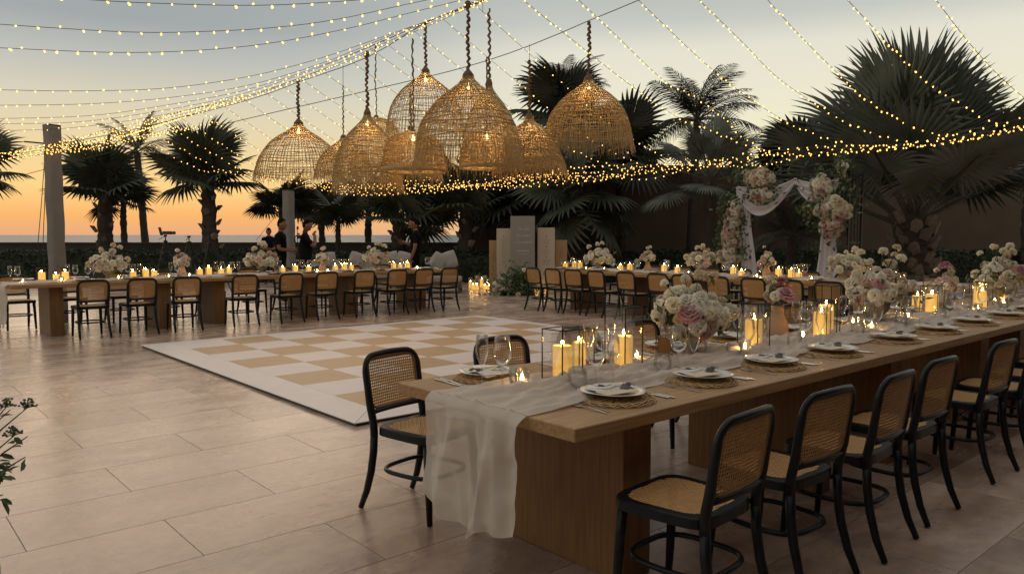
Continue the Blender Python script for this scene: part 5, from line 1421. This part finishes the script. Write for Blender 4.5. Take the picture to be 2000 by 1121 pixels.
def fairy(ctrl, label, single=False, spacing=.155, wr=.0032, scale=1.0, group='strings of fairy lights'):
    pts = spline([at(*c) for c in ctrl], .12); r = random.Random(NSTR[0] * 7 + 3); NSTR[0] += 1
    o0 = pts[0].copy(); t = thing('string_light', label, 'string lights', o0, group=group)
    m = MB(); m.tube([p - o0 for p in pts], wr, 3, cap=False); m.build('wire', M['wire'], t)
    acc = 0; nxt = r.uniform(0, spacing); big = MB()
    for a, b_ in zip(pts[:-1], pts[1:]):
        L = (b_ - a).length
        while nxt <= acc + L:
            p = a.lerp(b_, (nxt - acc) / L) - o0
            tilt = Euler((r.gauss(0, .5) + (PI if r.random() < .25 else 0), r.gauss(0, .5), r.uniform(0, 6)))
            s = scale * r.uniform(.75, 1.15)
            if single: ob('bulb', bulb_me, t, p, tilt, s)
            else:
                Mx = tilt.to_matrix() * s; big.add([p + Mx @ Vector(v_) for v_ in bvs], bfs)
            nxt += spacing * r.uniform(.75, 1.25)
        acc += L
    if not single and big.v: stuff(big.build('bulb_chain', M['bulb'], t))
    return t
# wide sweeping strings on the left, from the mast overhead towards the sea side
LEFT = [
 [(-70, -22, 6.4), (160, -1, 6.4), (330, 8, 6.5), (500, 11, 6.7), (640, 5, 6.9), (760, -6, 7.1), (900, -30, 7.3)],
 [(-70, 41, 6.8), (0, 48, 6.8), (250, 63, 6.9), (400, 62, 7.0), (540, 54, 7.2), (660, 38, 7.4), (790, 10, 7.6), (920, -18, 7.7)],
 [(-70, 90, 7.2), (0, 94, 7.2), (230, 103, 7.3), (400, 98, 7.5), (540, 83, 7.6), (680, 56, 7.8), (800, 26, 7.9), (960, -14, 8.0)],
 [(-70, 174, 8.4), (0, 176, 8.4), (150, 178, 8.5), (320, 173, 8.7), (480, 151, 8.9), (620, 116, 9.0), (760, 68, 8.9), (900, 18, 8.6), (1020, -30, 8.3)],
 [(-70, 205, 9.2), (0, 206, 9.2), (180, 203, 9.4), (340, 190, 9.6), (480, 168, 9.6), (620, 127, 9.4), (780, 63, 9.1), (920, 10, 8.7), (1020, -32, 8.3)],
 [(-70, 232, 10), (0, 232, 10), (180, 226, 10.2), (330, 205, 10.2), (480, 176, 10), (640, 124, 9.6), (800, 58, 9.2), (960, -10, 8.6)],
 [(-70, 242, 10.6), (0, 242, 10.6), (160, 238, 10.8), (330, 214, 10.6), (480, 182, 10.2), (650, 122, 9.8), (820, 50, 9.2), (980, -18, 8.6)],
 [(-70, 258, 11.2), (0, 256, 11.2), (140, 250, 11.4), (300, 228, 11), (480, 188, 10.5), (650, 128, 9.9), (820, 54, 9.3), (980, -16, 8.7)],
 [(-70, 312, 12), (0, 305, 12.2), (60, 296, 12.5), (150, 286, 12.5), (220, 272, 12.2), (300, 246, 11.6), (480, 192, 10.6), (650, 132, 10), (820, 58, 9.4), (980, -12, 8.8)],
 [(-70, 306, 12), (0, 300, 12.2), (60, 291, 12.5), (150, 281, 12.4), (220, 264, 12), (300, 238, 11.4), (480, 190, 10.6), (650, 130, 10)],
 [(-70, 318, 12), (0, 312, 12.2), (60, 300, 12.5), (150, 291, 12.5), (240, 274, 12.2), (320, 262, 11.9), (420, 240, 11.4)],
 [(-40, 300, 12.2), (40, 300, 12.4), (120, 284, 12.5), (190, 262, 12.3), (260, 256, 12), (310, 250, 11.7)],
 [(60, 305, 12.5), (140, 296, 12.5), (210, 286, 12.5), (280, 268, 12.2), (350, 245, 11.5)],
 [(-40, 308, 12.2), (60, 292, 12.5), (130, 276, 12.5), (200, 256, 12.2), (270, 240, 11.9), (340, 222, 11.4), (480, 186, 10.6)],
 [(-60, 326, 12.0), (30, 309, 12.4), (110, 297, 12.5), (180, 274, 12.3), (250, 262, 12.1), (330, 236, 11.6), (480, 194, 10.8)],
 [(70, 298, 12.6), (150, 270, 12.4), (220, 258, 12.2), (300, 262, 12), (380, 246, 11.6)],
 [(-60, 300, 12), (20, 297, 12.3), (90, 282, 12.5), (170, 290, 12.5), (240, 266, 12.2), (330, 226, 11.5), (440, 200, 10.8)],
 [(100, 296, 12.6), (160, 280, 12.5), (220, 268, 12.3), (290, 250, 12), (360, 228, 11.3)],
]
for k, c in enumerate(LEFT):
    fairy(c, f'string of fairy lights sweeping left over the sea side, {ORD[k]} from the top', k < 3, .155 if k < 8 else .085, .0032, 1.1 if k < 3 else .9)
# net strings: each leaves the upper cable and sinks into the low garland
AC = [(100, 288, 12.6), (250, 258, 12), (330, 240, 11.6), (480, 192, 10.6), (585, 155, 10.2), (700, 96, 9.8), (850, 34, 9.3), (930, 0, 8.9), (1040, -45, 8.4)]
BC = [(330, 318, 14.5), (480, 344, 14.6), (650, 366, 14.5), (750, 372, 14.2), (850, 370, 13.8), (1000, 357, 13.2), (1100, 346, 12.8), (1250, 336, 12.2), (1330, 326, 11.8), (1500, 312, 11), (1700, 290, 10), (1850, 276, 9.2), (2000, 246, 8.6), (2090, 224, 8.3)]
def interp(T, x):
    for a, b_ in zip(T[:-1], T[1:]):
        if a[0] <= x <= b_[0]: q = (x - a[0]) / (b_[0] - a[0]); return tuple(a[i] + (b_[i] - a[i]) * q for i in range(3))
    return T[-1] if x > T[-1][0] else T[0]
starts = [250, 285, 320, 355, 395, 435, 475, 516, 550, 587, 623, 672, 716, 744, 800, 857, 921]
rb = random.Random(11)
for k, s in enumerate(starts):
    A = interp(AC, s); sp = 150 + 190 * min(1, (s - 250) / 450); e = s + sp
    E_ = interp(BC, min(2060, e + 60)); j = lambda: rb.uniform(-13, 9)
    mid = lambda q, sag: (A[0] + (E_[0] - A[0]) * q, A[1] + (E_[1] - A[1]) * q + sag, A[2] + (E_[2] - A[2]) * q)
    ctrl = [A, mid(.35, 12), mid(.7, 18), (E_[0], E_[1] + j() - 3, E_[2])]
    for d_ in (90, 190, 300):
        if E_[0] + d_ < 2060:
            Bp = interp(BC, E_[0] + d_); ctrl.append((Bp[0], Bp[1] + j() * (1 if d_ < 400 else .7), Bp[2]))
    fairy(ctrl, f'string of fairy lights crossing down from the upper cable, {ORD[k]} from the left', False, .15, .0028, .85)
RIGHTS = [
 [(1000, -20, 8.4), (1021, 0, 8.6), (1200, 143, 9.8), (1311, 222, 10.6), (1362, 246, 10.9), (1437, 276, 11.2), (1530, 304, 10.9), (1700, 293, 10), (1850, 279, 9.2), (2000, 250, 8.6), (2090, 228, 8.3)],
 [(1110, -19, 8.3), (1200, 67, 9), (1297, 158, 9.8), (1353, 188, 10.2), (1413, 230, 10.5), (1450, 270, 10.7), (1520, 300, 10.8), (1640, 300, 10.3), (1800, 284, 9.5), (1950, 262, 8.8), (2090, 226, 8.3)],
 [(1225, -22, 8), (1246, 0, 8.2), (1360, 109, 9.2), (1423, 162, 9.7), (1483, 206, 10.1), (1546, 243, 10.4), (1604, 268, 10.4), (1680, 284, 10.1), (1800, 283, 9.5), (1960, 258, 8.8), (2090, 222, 8.3)],
 [(1348, -20, 7.8), (1365, 0, 8), (1450, 83, 8.8), (1520, 153, 9.4), (1608, 213, 9.9), (1678, 251, 10), (1752, 273, 9.7), (1860, 272, 9.2), (1980, 252, 8.7), (2090, 220, 8.3)],
 [(1485, -18, 7.6), (1499, 0, 7.7), (1566, 74, 8.4), (1641, 148, 9), (1710, 209, 9.4), (1780, 246, 9.5), (1859, 266, 9.2), (1960, 256, 8.7), (2090, 216, 8.3)],
 [(1640, -18, 7.3), (1655, 0, 7.4), (1724, 74, 7.9), (1780, 134, 8.4), (1849, 186, 8.7), (1914, 227, 8.8), (1984, 248, 8.6), (2080, 240, 8.3)],
 [(1815, -20, 6.9), (1828, 0, 7), (1896, 88, 7.6), (1961, 158, 8), (2030, 212, 8.2), (2090, 235, 8.2)],
]
for k, c in enumerate(RIGHTS):
    fairy(c, f'string of fairy lights falling in front of the right-hand palms, {ORD[k]} from the pendant lamps', k > 2, .105, .0032, 1.0)
for k, (s, e, dy) in enumerate([(620, 1500, 0), (640, 1750, 5), (880, 2060, -6), (660, 1350, 8), (640, 1250, -7), (500, 1150, 3)]):
    n = 9; ctrl = []
    for i in range(n): B_ = interp(BC, s + (e - s) * i / (n - 1)); ctrl.append((B_[0], B_[1] + dy + rb.uniform(-14, 8), B_[2]))
    fairy(ctrl, f'string of fairy lights bunched along the low garland above the sign panels, strand {["one", "two", "three", "four", "five", "six", "seven", "eight", "nine"][k]}', False, .13, .0028, .95, 'strands of the low garland')
# bare cables that carry the lamps
for c, lab in [([(-60, 370, 13.5), (230, 294, 12.6), (480, 233, 11.4), (700, 182, 10.6), (900, 134, 10), (1034, 90, 9.6), (1148, 42, 9.4), (1250, 0, 9), (1330, -38, 8.8)], 'thin bare cable crossing behind the pendant lamps from lower left to upper right'),
               ([(100, 284, 12.6), (250, 256, 12), (480, 197, 10.7), (585, 160, 10.3), (719, 112, 10), (832, 44, 9.6), (915, 14, 9), (1060, -46, 8.3)], 'thin bare cable along the bundle that carries the pendant lamps')]:
    tag(MB().tube(spline([at(*q_) for q_ in c], .3), .005, 4, cap=False).build('support_cable', M['wire']), lab, 'cable', 'bare support cables')
for px, y0, y1, F, lab in [(670, 128, 170, 11.6, 'over the small dense pendant lamp'), (943, -10, 22, 10.6, 'over the tall pendant lamp behind the largest one'), (1034, 88, 120, 9.4, 'over the flared pendant lamp'), (806, 76, 78, 9.6, 'over the low dome lamp'), (950, 112, 165, 9.3, 'over the small dome lamp')]:
    tag(MB().tube([at(px, y1 + 3, F), at(px, y0, F)], .004, 4).build('hanger_wire', M['wire']), 'thin hanger wire ' + lab, 'wire', 'hanger wires of the lamps')

# ================================================================== LEAFY ARRANGEMENT AT THE LEFT EDGE
NF = 1.75
c = at(-210, 1100, NF); base = Vector((c.x, c.y, 0))
t = thing('floor_plant', 'leafy green arrangement reaching in at the left edge of the view', 'plant', base)
MB().lathe([(0, 0), (.16, 0), (.17, .02), (.2, .5), (.21, .62), (.19, .62), (.17, .5), (0, .45)], 28).build('planter', M['stone_vase'], t, True)
lm = MB(); lm.add([(0, 0, 0), (.012, .018, .004), (.010, .04, .002), (0, .055, -.004), (-.010, .04, .002), (-.012, .018, .004), (0, .02, 0), (0, .04, -.002)], [(0, 1, 6), (1, 2, 7, 6), (2, 3, 7), (3, 4, 7), (4, 5, 6, 7), (5, 0, 6)])
leaf_me = lm.mesh('leaf', M['leaf'])
hub = Vector((0, 0, .6)); rp = random.Random(5)
for tip, nleaf, umbel in [((52, 797), 2, 1), ((12, 795), 3, 1), ((28, 850), 4, 1), ((54, 852), 9, 0), ((50, 892), 10, 0), ((10, 925), 30, 0), ((22, 910), 22, 0), ((4, 975), 18, 0), ((-30, 860), 14, 0), ((-20, 830), 8, 0), ((20, 800), 2, 0)]:
    e = at(tip[0], tip[1], NF + rp.uniform(-.1, .1)) - base; mid = hub.lerp(e, .55) + Vector((rp.uniform(-.03, .03), rp.uniform(-.03, .03), .07))
    pts = [hub, hub.lerp(mid, .5) + Vector((0, 0, .03)), mid, mid.lerp(e, .55) + Vector((0, 0, .008)), e]
    MB().tube(pts, [.004, .0035, .003, .002, .0012], 4).build('stem', M['stem'], t)
    for k in range(nleaf):
        s = rp.uniform(.45, 1) if nleaf < 12 else rp.uniform(.7, 1); i = min(3, int(s * 4)); p = pts[i].lerp(pts[i + 1], s * 4 - i if s < 1 else 1)
        ob('leaf', leaf_me, t, p + Vector((rp.gauss(0, .004), rp.gauss(0, .004), rp.gauss(0, .004))), (rp.uniform(-1.2, .6), rp.uniform(-.8, .8), rp.uniform(0, 6.3)), rp.uniform(.35, .75))
    if umbel:
        m = MB()
        for k in range(26):
            d = Vector((rp.gauss(0, 1), rp.gauss(0, 1), abs(rp.gauss(0, 1)) + .2)).normalized() * rp.uniform(.012, .024)
            m.tube([e, e + d], .0006, 3, cap=False); m.box(e + d, (.004, .004, .004))
        m.build('seed_head', M['leaf'], t)
